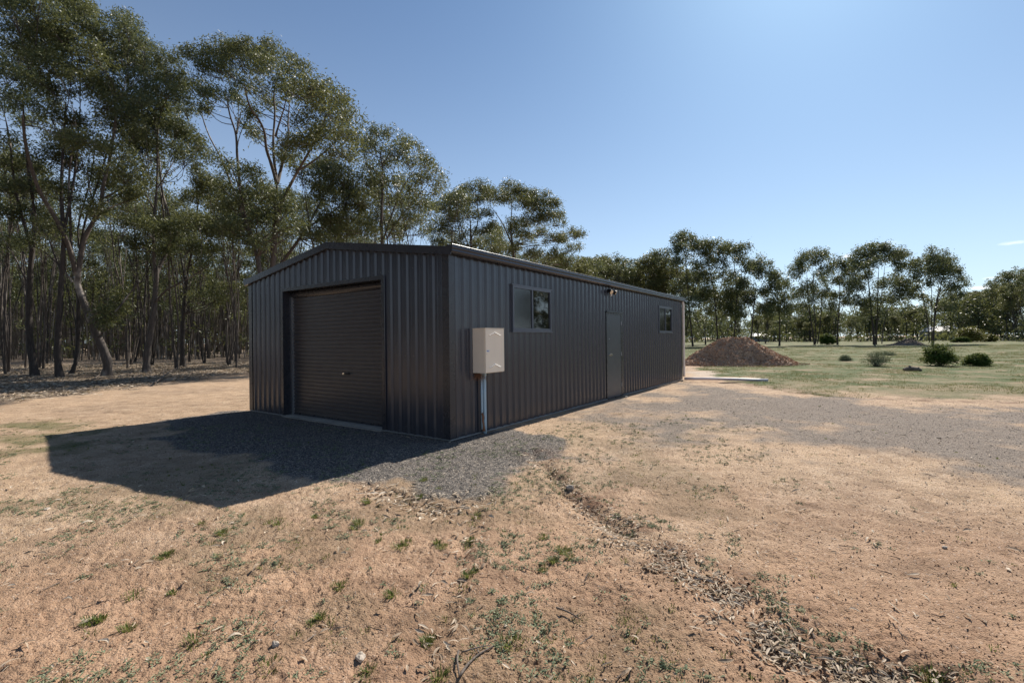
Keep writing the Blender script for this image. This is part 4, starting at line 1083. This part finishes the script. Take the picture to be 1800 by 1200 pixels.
for o in wood:
    if o in front: continue
    q = o.location.x / o.location.y
    if q >= -.54: o["label"] = "slender gum tree in the wood behind the shed roof"
    elif o.location.y > 62: o["label"] = "slender gum tree deep in the wood left of the shed"
    else: o["label"] = "slender gum tree inside the wood left of the shed, behind its front row"

# the wood carries on to the left of the viewpoint: mirrored dark in the gable cladding
for i in range(46):
    az = -62 - 1.7 * i - rngP.uniform(0, 2); rr_ = rngP.uniform(22, 30) if i % 2 else rngP.uniform(34, 48)
    place(PB[i % 4], rr_ * math.sin(R(az)), rr_ * math.cos(R(az)), rngP.uniform(.85, 1.05), az, "gum tree left of the clearing, mirrored dark in the shed gable", "gum trees standing off to the left of the clearing")
# --- far-off wood: one mass round the horizon
def far_wood():
    r = np.random.default_rng(31); T, C = Buf(), Buf(); tf = []
    for i in range(760):
        az = R(r.uniform(-64, 64)); d = r.uniform(175, 270)
        if az < R(-8) : d = r.uniform(128, 190)
        x, y = d * math.sin(az), d * math.cos(az)
        H = r.uniform(9, 15) * (1.15 if az < R(15) else .92)
        T.tube([(x, y, -.5), (x + r.normal(0, .4), y, H * .4), (x + r.normal(0, .8), y + r.normal(0, .5), H * .8)], [.22, .16, .06], 4, cap=False)
        if az < R(-8): T.tube([(x + 1.2, y, -.5), (x + 1.2 + r.normal(0, .8), y, H * .8)], [.14, .08], 4, cap=False)
        n = 16
        for k in range(n):
            f = r.uniform(.22, 1.0); w = 3.6 * math.sin(min(1, (1 - f) * 2.4 + .25) * 1.5)
            c = np.array([x + r.normal(0, w * .6), y + r.normal(0, w * .6), H * f])
            tf.append(clump_tufts(c, r.uniform(.9, 1.7), r, 2.2))
    # low scrub under the trees
    for i in range(500):
        az = R(r.uniform(-64, 64)); d = r.uniform(150, 230) if az > R(12) else r.uniform(125, 180)
        c = np.array([d * math.sin(az), d * math.cos(az), r.uniform(.4, 1.6)]); tf.append(clump_tufts(c, r.uniform(.8, 1.8), r, 3.0))
    leaves(C, np.vstack(tf), 7, r, .85, .36, .5)
    o = T.obj("far_wood", [M_BARKD, M_LEAF], None); 
    b2 = Buf(); b2.add(np.vstack(T.v), np.vstack(T.q)); 
    b2.add(np.vstack(C.v), np.vstack(C.q), m=1)
    bpy.data.objects.remove(o); o = b2.obj("far_wood", [M_BARKD, M_LEAF])
    tag(o, "far-off dark green wood closing the horizon", "wood", kind="stuff")
far_wood()

def saplings():
    r = np.random.default_rng(63); T, C = Buf(), Buf(); tf = []
    for i in range(900):
        d = r.uniform(48, 118); px = r.uniform(-80, 760); x = (px - 900) / F_PX * d; y = d
        if y < edge_y(x) + 8: continue
        H = r.uniform(8, 14); ln = r.normal(0, .5, 2)
        T.tube([(x, y, -.3), (x + ln[0] * .4, y + ln[1] * .4, H * .35), (x + ln[0], y + ln[1], H * .7), (x + ln[0] * 1.3, y, H * .95)], [.085, .07, .05, .02], 4, cap=False)
        if i % 2: T.tube([(x + .4, y, -.3), (x + .7 - ln[0] * .5, y, H * .4), (x + 1.1 - ln[0], y, H * .8)], [.06, .05, .02], 4, cap=False)
        for k in range(4):
            tf.append(clump_tufts(np.array([x + ln[0] + r.normal(0, .9), y + r.normal(0, .9), H * r.uniform(.66, 1.0)]), r.uniform(.5, .9), r, 4))
    for i in range(170):      # scrub and saplings' low leaves
        d = r.uniform(40, 110); px = r.uniform(-80, 450); x = (px - 900) / F_PX * d
        if d < edge_y(x) + 8: continue
        tf.append(clump_tufts(np.array([x, d, r.uniform(.2, 4.5)]), r.uniform(.3, .8), r, 5))
    leaves(C, np.vstack(tf), 9, r, .34, .13, .32)
    b2 = Buf(); b2.add(np.vstack(T.v), np.vstack(T.q)); b2.add(np.vstack(C.v), np.vstack(C.q), m=1)
    tag(b2.obj("saplings", [M_BARKP, M_LEAFO]), "thin young gum stems crowding the depth of the wood", kind="stuff")
saplings()
# ------------------------------------------------------------------ shrubs, heaps, log, houses
def bush(name, px, py, wpx, hpx, mat, label, seed, L=.09, W=.05, per=26, dens=38, depth=None, group=None):
    r = np.random.default_rng(seed)
    if depth is None: x, y = gp(px, py)
    else: x, y = inv(px, py, depth)[:2]
    mpp = y / F_PX; w, h = wpx * mpp / 2, hpx * mpp
    T, C = Buf(), Buf(); tf = []
    n = 60
    for i in range(n):
        a = r.uniform(0, 6.28); q = r.uniform(0, 1) ** .6
        tip = np.array([math.cos(a) * w * q * .82, math.sin(a) * w * q * .82, h * (.08 + .80 * math.sqrt(max(0, 1 - q * q)) * r.uniform(.1, 1.05) ** .7)])
        T.tube(curve([0, 0, -.03], tip, .12, 5, rng=r), np.linspace(.012 * max(1, h), .004 * max(1, h), 5), 4, cap=False)
        k = clump_tufts(tip, min(w, h) * r.uniform(.22, .42), r, dens / max(.6, min(w, h)), .8)
        k[:, 2] = np.maximum(k[:, 2], .04); tf.append(k)
    leaves(C, np.vstack(tf), per, r, L, W, .06 * max(1, h), droop=.25)
    e = empty(name, (x, y, gz1(x, y))); tag(e, label, name.replace('_', ' '), group)
    T.obj("stems", M_WOOD, e); C.obj("foliage", mat, e)
    return e
bush("shrub", 1652, 642, 56, 36, M_SHRUB, "largest rounded green shrub in the grass right of the mulch pile", 11)
bush("shrub", 1717, 642, 36, 20, M_SHRUB, "low dark green shrub just right of the largest rounded shrub", 12)
bush("shrub", 1540, 643, 42, 26, M_WEED, "thin greyish shrub in the grass left of the largest rounded shrub", 13, per=10, L=.07, W=.025)
bush("shrub", 1486, 634, 18, 9, M_WEED, "tiny grey shrub in the field nearest the mulch pile", 14, per=10, L=.07, W=.025)
bush("shrub", 1558, 624, 36, 6, M_WEED, "flat brownish shrub low in the grass behind the thin greyish shrub", 15, per=10, L=.07, W=.03)
bush("bush", 1704, 600, 38, 26, M_SHRUBY, "yellow-green round bush in front of the trees right of the white-roofed house", 16, L=.30, W=.13, per=26, dens=22, depth=104)
bush("bush", 1740, 601, 26, 12, M_SHRUBY, "low yellow-green bush right of the round yellow-green bush", 17, L=.26, W=.12, per=20, dens=20, depth=104)
bush("bush", 1455, 603, 26, 20, M_SHRUB, "round green bush between the three-stemmed gum and its small-crowned neighbour", 18, L=.30, W=.13, per=24, dens=20, depth=92)
bush("bush", 1690, 600, 26, 10, M_SHRUB, "low green bush at the left foot of the round yellow-green bush", 19, L=.26, W=.12, per=20, dens=20, depth=100)

def heap(name, px, py, wpx, hpx, depth_r, mats, label, cat, seed, chips, chipL, peak=.0, depth=None):
    r = np.random.default_rng(seed)
    if depth is None: x0, y0 = gp(px, py)
    else: x0, y0 = inv(px, py, depth)[:2]
    mpp = y0 / F_PX; w, h = wpx * mpp / 2, hpx * mpp; d = w * depth_r
    y0 = y0 + d * .9
    def hh(u, v):
        q = np.hypot((u - peak * (1 - np.abs(u)) * .5), v)
        ang = np.arctan2(v, u)
        q = q * (1 + .10 * np.sin(ang * 3 + 1) + .05 * np.sin(ang * 7))
        base = np.clip(1 - q, 0, 1) ** 1.08 * (1 - .30 * np.exp(-(q / .14) ** 2))
        z = h * base * 1.16
        return z + smooth(0, .25, 1 - q) * h * ((fbm(u * 3 + 9, v * 3, 3, seed) - .5) * .34 + (fbm(u * 14, v * 14, 3, seed + 3) - .5) * .10) - smooth(.9, 1.1, q) * .12
    n = 110
    g = np.linspace(-1.12, 1.12, n); Uu, Vq = np.meshgrid(g, g)
    z = hh(Uu, Vq)
    v = np.stack([Uu.ravel() * w, Vq.ravel() * d, z.ravel()], 1)
    i = np.arange(n - 1)[:, None] * n; j = np.arange(n - 1)[None]
    Q = np.stack([i + j, i + j + 1, i + n + j + 1, i + n + j], -1).reshape(-1, 4)
    b = Buf(); b.add(v, Q, m=0)
    m = chips
    uu, vv = r.uniform(-1.2, 1.2, m), r.uniform(-1.2, .7, m)
    keep = np.hypot(uu, vv) < 1.16; uu, vv = uu[keep], vv[keep]; m = len(uu)
    c = np.stack([uu * w, vv * d, np.maximum(hh(uu, vv), 0) + .012], 1)
    a = r.uniform(0, 6.28, m); dd = np.stack([np.cos(a), np.sin(a), r.uniform(-.7, .7, m)], 1); dd /= np.linalg.norm(dd, axis=1)[:, None]
    s = np.cross(dd, r.normal(0, 1, (m, 3))); s /= np.linalg.norm(s, axis=1)[:, None]
    L = (chipL * r.uniform(.4, 1.5, m))[:, None]; W = L * r.uniform(.2, .6, m)[:, None]
    vv_ = np.stack([c - dd * L / 2 - s * W / 2, c + dd * L / 2 - s * W / 2, c + dd * L / 2 + s * W / 2, c - dd * L / 2 + s * W / 2], 1).reshape(-1, 3)
    b.add(vv_, np.arange(m * 4).reshape(-1, 4), m=1)
    o = b.obj(name, mats, loc=(x0, y0, gz1(x0, y0) - .02)); tag(o, label, cat)
    return o
def heap_base(name, a, b_):
    t = NT(name); co = t.coord()
    n = t.noise(co, 12, 8, .8)
    t.l(t.ramp(n, [(.3, a), (.7, b_)]), t.b.inputs['Base Color']); t.b.inputs['Roughness'].default_value = .95
    t.l(t.bump(n, .9, .08), t.b.inputs['Normal']); return t.m
M_MULCH = heap_base("mulch_base", (.26, .165, .105), (.60, .42, .29))
M_EARTH = heap_base("earth_base", (.10, .075, .06), (.26, .19, .145))
heap("mulch_pile", 1328, 643, 222, 57, .72, [M_MULCH, M_CHIPS], "large conical pile of reddish-brown wood mulch beyond the shed's far corner", "mulch pile", 21, 26000, .075)
heap("earth_mound", 1608, 606, 56, 11, .7, [M_EARTH, M_GSTONE], "small grey-brown earth mound at the foot of the open-crowned gum tree", "mound", 22, 2500, .10, peak=.3, depth=80)
heap("earth_mound", 1600, 611, 70, 3.5, .6, [M_EARTH, M_GSTONE], "long low ridge of pale soil just in front of the small earth mound", "mound", 23, 1500, .10, depth=76)

# log with a broken end
x, y = gp(1604, 652)
b = Buf(); b.tube([(-.34, 0, .07), (-.2, .01, .10), (0, 0, .11), (.18, -.01, .09), (.33, -.03, .05)], [.06, .095, .10, .085, .05], 9)
b.tube([(-.05, 0, .15), (-.10, .02, .22), (-.13, .03, .25)], [.05, .04, .02], 6); b.tube([(.15, -.02, .12), (.24, -.05, .18)], [.045, .02], 6)
lg = b.obj("log", M_WOOD, smooth_=False, loc=(x, y, gz1(x, y))); lg.rotation_euler = (0, 0, -.25)
tag(lg, "short dark weathered log lying in the grass in front of the shrubs", "log")

def house(px, depth, wid, hgt, label):
    x, y = inv(px, 595, depth)[:2]
    e = empty("house", (x, y, 0), -.25); tag(e, label, "house")
    b = Buf(); b.box(-wid / 2, -3, -.3, wid / 2, 3, hgt * .62); w = b.obj("wall", M_HOUSE, e)
    b = Buf(); o = .5; z0, z1 = hgt * .62, hgt
    b.add([(-wid / 2 - o, -3.5, z0), (wid / 2 + o, -3.5, z0), (wid / 2 - 1.2, 0, z1), (-wid / 2 + 1.2, 0, z1), (-wid / 2 - o, 3.5, z0), (wid / 2 + o, 3.5, z0)],
          [(0, 1, 2, 3), (5, 4, 3, 2)], [(0, 3, 4), (1, 5, 2)])
    b.obj("roof", M_WHITE, e)
    for k in (-.28, .22):
        b = Buf(); b.box(wid * k - .6, -3.06, 1.0, wid * k + .6, -3.003, 2.1); b.obj("window", M_GLASS, e)
M_HOUSE = paint_mat("house_wall", (.38, .40, .42), .7, .1)
house(1656, 146, 8.5, 4.3, "small distant house with a bright white roof among the trees")
house(1334, 170, 5.0, 3.0, "tiny distant white-roofed house glimpsed behind the trees above the mulch pile")

# ------------------------------------------------------------------ ground scatter
rg = np.random.default_rng(2024)
def region_pts(n, ymax=14, ymin=1.7, wide=1.16, power=1.0):
    """points spread over the ground in front of the viewpoint, denser nearby"""
    y = ymin + (ymax - ymin) * rg.uniform(0, 1, n) ** power
    x = rg.uniform(-wide, wide, n) * (y + .6)
    return x, y
def off_shed(x, y, d=.03): return shed_dist(x, y) > d

def stones(name, x, y, size, mats, sink=.35, kind_label=None, flat=(.45, .8)):
    n = len(x); z = gz(x, y)
    base = np.array([[1, 0, -.2], [.25, .9, -.1], [-.8, .5, -.25], [-.7, -.65, -.1], [.35, -.95, -.2], [0.1, .05, .75]])
    v = np.repeat(base[None], n, 0) * rg.uniform(.7, 1.25, (n, 6, 1))
    a = rg.uniform(0, 6.28, n); ca, sa = np.cos(a), np.sin(a)
    vx = v[:, :, 0] * ca[:, None] - v[:, :, 1] * sa[:, None] * rg.uniform(.6, 1, (n, 1)); vy = v[:, :, 0] * sa[:, None] + v[:, :, 1] * ca[:, None]
    vz = v[:, :, 2] * rg.uniform(*flat, n)[:, None]
    s = size[:, None] * .5
    tilt = rg.normal(0, .25, (n, 2))
    vv = np.stack([x[:, None] + vx * s, y[:, None] + vy * s, z[:, None] + (vz + .2 + vx * tilt[:, :1] + vy * tilt[:, 1:]) * s], -1).reshape(-1, 3)
    T = np.array([[0, 1, 5], [1, 2, 5], [2, 3, 5], [3, 4, 5], [4, 0, 5]])
    b = Buf(); b.add(vv, None, (np.arange(n)[:, None, None] * 6 + T[None]).reshape(-1, 3))
    o = b.obj(name, mats); tag(o, kind_label, None, kind="stuff"); return o

# crushed rock
x, y = region_pts(150000, 20, 2.2, 1.15, .8); g, gr_, ol, li, ru, pa = masks(x, y)
k = (rg.uniform(0, 1, len(x)) < np.clip(g * 1.15 - .12, 0, 1) * (1 - .6 * masks.brown)) & off_shed(x, y)
x, y = x[k], y[k]
stones("gravel_stones", x, y, (.010 + .016 * rg.uniform(0, 1, len(x)) ** 2) * (1 + np.clip(y - 8, 0, 14) * .05), M_GSTONE, kind_label="loose grey crushed rock on the driveway beside the shed")
# pebbles and clods in the sandy soil
x, y = region_pts(85000, 13, 1.6, 1.15, 1.25); k = off_shed(x, y) & (fbm(x * 1.7, y * 1.7, 3, 91) > rg.uniform(.25, .75, len(x))); x, y = x[k], y[k]
stones("soil_pebbles", x, y, .004 + .011 * rg.uniform(0, 1, len(x)) ** 4, M_PEBBLE, kind_label="small pebbles scattered over the sandy soil")
x, y = region_pts(170000, 14, 1.6, 1.15, 1.1)
dA = seg_dist(x, y, RUT_A)
pr_ = .34 + .75 * np.exp(-((dA - .10) / .26) ** 2) * smooth(.40, .60, fbm(x * 1.7, y * 1.7, 2, 83)) * smooth(.35, .6, fbm(x * 3, y * 3, 3, 93)) + .45 * smooth(.55, .7, fbm(x * 1.3, y * 1.3, 4, 92))
k = off_shed(x, y) & (rg.uniform(0, 1, len(x)) < pr_); x, y, dd_ = x[k], y[k], dA[k]
stones("soil_clods", x, y, .004 + .012 * rg.uniform(0, 1, len(x)) ** 4 + .024 * np.exp(-(dd_ / .30) ** 2) * rg.uniform(0, 1, len(x)) ** 4, M_CLOD, kind_label="crumbly red-brown clods of soil", flat=(.7, 1.1))

def dry_leaves(b, x, y, L, W, lift=.010, curl=.5, m=0):
    n = len(x); z = gz(x, y)
    a = rg.uniform(0, 6.28, n); t = np.linspace(0, 1, 5)
    wid = np.array([.12, .8, 1.0, .65, .06])
    bend = rg.normal(0, .45, n)
    al = a[:, None] + bend[:, None] * (t[None] - .5) * 2
    step = L[:, None] / 4
    cx = np.cumsum(np.cos(al) * step, 1); cy = np.cumsum(np.sin(al) * step, 1)
    cx = x[:, None] + cx - cx.mean(1, keepdims=True); cy = y[:, None] + cy - cy.mean(1, keepdims=True)
    arch = rg.uniform(-.1, curl, n)[:, None] * L[:, None] * .25
    cz = z[:, None] + .004 + rg.uniform(0, 1, n)[:, None] * lift + np.sin(t * np.pi)[None] * np.abs(arch) + (t[None] - .5) * rg.normal(0, .12, n)[:, None] * L[:, None]
    nx, ny = -np.sin(al), np.cos(al); roll = rg.normal(0, .5, n)[:, None]
    hw = W[:, None] * wid[None] * .5
    A = np.stack([cx + nx * hw, cy + ny * hw, cz + hw * np.sin(roll) + hw * .35], -1); Bq = np.stack([cx - nx * hw, cy - ny * hw, cz - hw * np.sin(roll) + hw * .35], -1); M_ = np.stack([cx, cy, cz], -1)
    v = np.concatenate([A, M_, Bq], 1)
    q = []
    for i in range(4): q += [(i, i + 1, 6 + i, 5 + i), (5 + i, 6 + i, 11 + i, 10 + i)]
    b.add(v.reshape(-1, 3), (np.arange(n)[:, None, None] * 15 + np.array(q)[None]).reshape(-1, 4), m=m)
b = Buf()
# drifts caught in the long rut
def along(pts, n, sd, f=None):
    P_ = np.array(pts); s = np.concatenate([[0], np.cumsum(np.hypot(*np.diff(P_, axis=0).T))])
    u = rg.uniform(0, s[-1], n)
    if f is not None: u = u[f(u / s[-1])]
    x = np.interp(u, s, P_[:, 0]); y = np.interp(u, s, P_[:, 1])
    return x + rg.normal(0, sd, len(x)), y + rg.normal(0, sd, len(x))
x, y = along(RUT_A, 700, .09); k = fbm(x * 2.6, y * 2.6, 3, 95) > .45; x, y = x[k], y[k]
for (px, py, sx_, sy_, n_) in [(1045, 893, 28, 7, 120), (1100, 915, 22, 8, 130), (1062, 925, 14, 6, 60), (1080, 945, 14, 6, 70), (1100, 958, 12, 5, 70), (1165, 972, 16, 7, 100), (1195, 990, 13, 8, 90), (1150, 1000, 14, 5, 50),
                             (1228, 1018, 26, 7, 150), (1262, 1040, 22, 8, 150), (1292, 1052, 16, 7, 120), (1340, 1112, 18, 12, 130), (1362, 1132, 18, 13, 170), (1385, 1155, 16, 9, 90), (1255, 1090, 16, 7, 40),
                             (1480, 1162, 22, 9, 90), (1525, 1178, 30, 9, 160), (1560, 1190, 26, 6, 110), (925, 797, 14, 5, 40), (1000, 850, 8, 5, 22), (1650, 1185, 16, 8, 40), (860, 870, 10, 6, 10)]:
    n_ = int(n_ * .68); qx, qy = rg.normal(px, sx_ * 1.2, n_), np.clip(rg.normal(py, sy_, n_), 785, 1199); pp = np.array([gp(a_, b__) for a_, b__ in zip(qx, qy)])
    x = np.concatenate([x, pp[:, 0]]); y = np.concatenate([y, pp[:, 1]])
dry_leaves(b, x, y, rg.uniform(.02, .085, len(x)), rg.uniform(.005, .015, len(x)), lift=.018)
x, y = along(RUT_C, 330, .17); dry_leaves(b, x, y, rg.uniform(.05, .12, len(x)), rg.uniform(.01, .02, len(x)), lift=.02)
x, y = along(RUT_B, 110, .10); dry_leaves(b, x, y, rg.uniform(.04, .10, len(x)), rg.uniform(.008, .018, len(x)), lift=.015)
x, y = region_pts(3600, 13, 1.7, 1.15, 1.15); k = off_shed(x, y, .1) & (fbm(x * 1.3, y * 1.3, 4, 96) > .50); x, y = x[k], y[k]
dry_leaves(b, x, y, rg.uniform(.015, .07, len(x)), rg.uniform(.004, .013, len(x)))
x, y = region_pts(330, 10, 1.7, 1.15, 1.1); k = off_shed(x, y, .1); x, y = x[k], y[k]
dry_leaves(b, x, y, rg.uniform(.05, .11, len(x)), rg.uniform(.010, .022, len(x)), lift=.012, curl=.9)
# forest floor
x = rg.uniform(-40, 2, 60000); y = 13 + 27 * rg.uniform(0, 1, 60000) ** 1.2
g, gr_, ol, li, ru, pa = masks(x, y)
k = (li > rg.uniform(.05, .9, len(x))) & off_shed(x, y, .3) & (np.abs(x) < 1.15 * y); x, y = x[k], y[k]
dry_leaves(b, x, y, rg.uniform(.08, .24, len(x)), rg.uniform(.02, .05, len(x)), lift=.03)
tag(b.obj("leaf_litter", M_DRYLEAF), "curled dry gum leaves lying on the ground", kind="stuff")

# twigs
b = Buf()
x, y = region_pts(240, 12, 1.7, 1.1, 1.1); k = off_shed(x, y, .1); x, y = x[k], y[k]
xx, yy = rg.uniform(-34, -6, 1500), rg.uniform(14, 34, 1500); kk = (masks(xx, yy)[3] > .5)
x = np.concatenate([x, xx[kk]]); y = np.concatenate([y, yy[kk]])
for (a, c) in zip(x, y):
    far = 1 if c > 13 else 0
    L = rg.uniform(.03, .13) * (1 + far * 3.5); an = rg.uniform(0, 6.28); z = gz1(a, c); be = rg.normal(0, .12) * L
    d = np.array([math.cos(an), math.sin(an), 0]); nrm = np.array([-d[1], d[0], 0])
    p = [np.array([a, c, z + .006]) + d * L * t + nrm * be * math.sin(t * 3) + [0, 0, rg.uniform(0, .012) * (1 + 4 * far)] for t in (-.5, -.15, .2, .5)]
    b.tube(p, [r_ * (1 + 2.2 * far) for r_ in (.0035, .003, .0025, .0012)], 4, cap=False)
tag(b.obj("twigs", M_WOOD), "small fallen twigs scattered over the soil", kind="stuff")

# green tufts and grey rosettes
def blades(b, cx, cy, n, h, spread, m=0):
    k = len(cx); X = np.repeat(cx, n); Y = np.repeat(cy, n); H = np.repeat(h, n) * rg.uniform(.5, 1.15, k * n)
    a = rg.uniform(0, 6.28, k * n); r0_ = rg.uniform(0, 1, k * n) ** .7 * np.repeat(spread, n)
    X = X + np.cos(a) * r0_; Y = Y + np.sin(a) * r0_; Z = gz(X, Y) - .004
    lean = rg.uniform(.2, 1.1, k * n); dx, dy = np.cos(a) * lean, np.sin(a) * lean
    w = .0016 + .0010 * rg.uniform(0, 1, k * n) + H * .012; nx, ny = -np.sin(a) * w, np.cos(a) * w
    v = np.stack([np.stack([X - nx, Y - ny, Z], -1), np.stack([X + nx, Y + ny, Z], -1),
                  np.stack([X + dx * H * .45 + nx * .8, Y + dy * H * .45 + ny * .8, Z + H * .7], -1), np.stack([X + dx * H * .45 - nx * .8, Y + dy * H * .45 - ny * .8, Z + H * .7], -1),
                  np.stack([X + dx * H, Y + dy * H, Z + H], -1)], 1)
    i = np.arange(k * n)[:, None] * 5
    b.add(v.reshape(-1, 3), i + np.array([[0, 1, 2, 3]]), i + np.array([[3, 2, 4]]), m=m)
tp = P([(650, 882), (645, 875), (736, 868), (842, 905), (700, 962), (708, 958), (768, 955), (780, 962), (830, 952), (828, 945), (160, 1096), (175, 1090), (232, 1098), (290, 972), (282, 976), (383, 935), (392, 930), (352, 918), (470, 912), (485, 915), (492, 910),
        (555, 905), (625, 925), (630, 918), (665, 952), (960, 940), (985, 965), (990, 968), (1000, 975), (955, 990), (975, 985), (950, 998), (560, 1090), (552, 1096), (650, 1185), (755, 1120), (750, 1115), (700, 1040), (645, 1170), (770, 1190), (465, 1165), (830, 1000), (820, 1010), (828, 915),
        (745, 842), (773, 853), (1645, 1185), (1650, 1180), (300, 1040), (340, 1130), (600, 1030), (240, 1040), (900, 1130)])
tx = np.array([p[0] for p in tp]); ty = np.array([p[1] for p in tp])
b = Buf()
blades(b, tx + rg.normal(0, .015, len(tx)), ty + rg.normal(0, .015, len(tx)), 90, rg.uniform(.015, .038, len(tx)), rg.uniform(.03, .07, len(tx)))
x, y = region_pts(9000, 11, 1.7, 1.15, 1.1)
g, gr_, ol, li, ru, pa = masks(x, y)
k = off_shed(x, y, .3) & (rg.uniform(0, 1, len(x)) < .03 + .55 * ol + .8 * gr_ * (x < 0)); x, y = x[k], y[k]
blades(b, x, y, 18, rg.uniform(.006, .026, len(x)), rg.uniform(.02, .06, len(x)))
tag(b.obj("grass_tufts", M_GRASSB), "small green grass tufts in the sandy soil", kind="stuff")
# rosettes
b = Buf()
x, y = region_pts(15000, 9.5, 1.7, 1.15, 1.05)
prob = smooth(.47, .60, fbm(x * 1.9, y * 1.9, 4, 97)) * smooth(3.2, .6, x - .35 * y + .6)
k = off_shed(x, y, .3) & (rg.uniform(0, 1, len(x)) < prob * .9); x, y = x[k], y[k]
rp = P([(1065, 1035), (1048, 1048), (1100, 1048), (1105, 1110), (1085, 1100), (1168, 1170), (1105, 1140), (1165, 1125), (1040, 1010), (955, 925), (1000, 995), (960, 1025), (920, 1020), (610, 965), (650, 1000), (740, 1035), (735, 1060), (700, 1150), (690, 1145), (545, 1170), (560, 1175), (520, 1180), (600, 1110), (1135, 1095), (1170, 1190), (1690, 1000), (1720, 1010), (1740, 990), (1780, 1080), (430, 1040), (455, 1015), (480, 1000)])
x = np.concatenate([x, [p[0] for p in rp]]); y = np.concatenate([y, [p[1] for p in rp]])
nl = 13; X = np.repeat(x, nl); Y = np.repeat(y, nl); a = rg.uniform(0, 6.28, len(X)); L = rg.uniform(.012, .034, len(X)); ox = rg.normal(0, .014, (2, len(X)))
X, Y = X + ox[0], Y + ox[1]; Z = gz(X, Y) + .002
el = rg.uniform(.0, .75, len(X)); dx, dy, dz = np.cos(a) * np.cos(el), np.sin(a) * np.cos(el), np.sin(el); nx, ny = -np.sin(a) * L * .16, np.cos(a) * L * .16
v = np.stack([np.stack([X, Y, Z], -1), np.stack([X + dx * L * .6 + nx, Y + dy * L * .6 + ny, Z + dz * L * .7], -1), np.stack([X + dx * L, Y + dy * L, Z + dz * L * .7], -1), np.stack([X + dx * L * .6 - nx, Y + dy * L * .6 - ny, Z + dz * L * .7], -1)], 1)
b.add(v.reshape(-1, 3), np.arange(len(X) * 4).reshape(-1, 4))
tag(b.obj("ground_weeds", M_WEED), "flat grey-green weeds growing in the sandy soil", kind="stuff")

# field grass
b = Buf()
y = 11 + 62 * rg.uniform(0, 1, 60000) ** 1.5; x = y * rg.uniform(.35, 1.2, len(y)); g, gr_, ol, li, ru, pa = masks(x, y)
k = (rg.uniform(0, 1, len(x)) < gr_ * smooth(.38, .62, fbm(x * .55, y * .55, 4, 98))) & off_shed(x, y, .3); x, y = x[k], y[k]
sc_ = .6 + y / 30
blades(b, x, y, 7, rg.uniform(.025, .06, len(x)) * sc_, rg.uniform(.05, .12, len(x)) * sc_)
tag(b.obj("field_grass", M_FIELD), "short patchy grass of the field right of the shed", kind="stuff")

# ------------------------------------------------------------------ single stones, bark and branches
def rock(px, py, sx, sy, sz, mat, label, seed, name="stone"):
    r = np.random.default_rng(seed); x, y = gp(px, py)
    me = Buf(); n1, n2 = 10, 7
    th = np.linspace(0, np.pi, n2); ph = np.arange(n1) * 2 * np.pi / n1
    v = np.array([[math.sin(t) * math.cos(p), math.sin(t) * math.sin(p), math.cos(t)] for t in th for p in ph])
    nrm = 1 + .22 * np.sin(v[:, 0] * 3 + r.uniform(0, 6)) * np.cos(v[:, 1] * 4 + r.uniform(0, 6)) + r.normal(0, .05, len(v))
    v = v * nrm[:, None] * [sx / 2, sy / 2, sz / 2] + [0, 0, sz * .28]
    q = [(i * n1 + j, (i + 1) * n1 + j, (i + 1) * n1 + (j + 1) % n1, i * n1 + (j + 1) % n1) for i in range(n2 - 1) for j in range(n1)]
    me.add(v, q); o = me.obj(name, mat, loc=(x, y, gz1(x, y))); o.rotation_euler = (0, 0, r.uniform(0, 6)); tag(o, label, "stone"); return o
rock(1002, 856, .10, .07, .06, M_ROCK, "pale fist-sized stone at the top of the leaf-filled rut", 1)
rock(1416, 1089, .034, .028, .026, M_PEBBLE, "small brown stone right of the leaf-filled rut in the foreground", 2)
rock(634, 1150, .07, .05, .03, M_ROCK, "cream stone among grey weeds at the bottom centre-left", 3)
rock(1660, 963, .05, .03, .018, M_ROCK, "flat whitish stone on the bare sand at the right", 4)
rock(83, 890, .09, .05, .02, M_ROCK, "flat whitish stone near the left edge of the picture", 5)
rock(484, 1132, .05, .035, .03, M_ROCK, "small upright cream stone left of the bottom weeds", 6)
rock(1101, 697, .10, .08, .05, M_ROCK, "orange-pink stone against the shed base below the grey door", 7)
def branch(pl, rads, label, lift=.02, cat="fallen branch", name="fallen_branch", mat=None, depth_scale=1):
    b = Buf()
    for (pts, r0_, r1_) in pl:
        q = []
        for i, (px, py) in enumerate(pts):
            x, y = gp(px, py); q.append((x, y, gz1(x, y) + lift * (1 + .35 * math.sin(i * 2.0))))
        q = resample(np.array(q), max(6, len(q) * 3)); b.tube(q, np.linspace(r0_, r1_, len(q)), 7)
    o = b.obj(name, mat or M_WOOD, smooth_=True); tag(o, label, cat); return o
branch([([(808, 1196), (822, 1172), (842, 1152), (868, 1135)], .0075, .004), ([(842, 1152), (838, 1140), (825, 1130)], .004, .002)], 0, "forked dead branch lying near the bottom centre of the ground", lift=.012)
branch([([(806, 1152), (803, 1172), (808, 1198)], .0055, .004)], 0, "short dead stick lying left of the forked dead branch", cat="stick", name="stick")
branch([([(812, 1152), (838, 1144), (862, 1137)], .0045, .0025)], 0, "thin dead stick crossing behind the forked dead branch", cat="stick", name="stick")
branch([([(978, 1069), (1000, 1078), (1020, 1086)], .006, .003)], 0, "thin dark stick lying alone on the sand, mid foreground", cat="stick", name="stick")
branch([([(272, 678), (300, 655), (330, 640)], .035, .012), ([(300, 655), (318, 652), (336, 652)], .016, .006), ([(290, 663), (285, 655), (296, 646)], .012, .005)], 0, "pale fallen branch on the wood's floor right of the second forked gum", lift=.12)
branch([([(150, 672), (185, 668), (215, 664)], .03, .012), ([(165, 670), (178, 660), (185, 655)], .015, .006), ([(190, 668), (205, 672), (222, 670)], .014, .006)], 0, "tangled dead branches at the foot of the leaning gum tree", lift=.1)
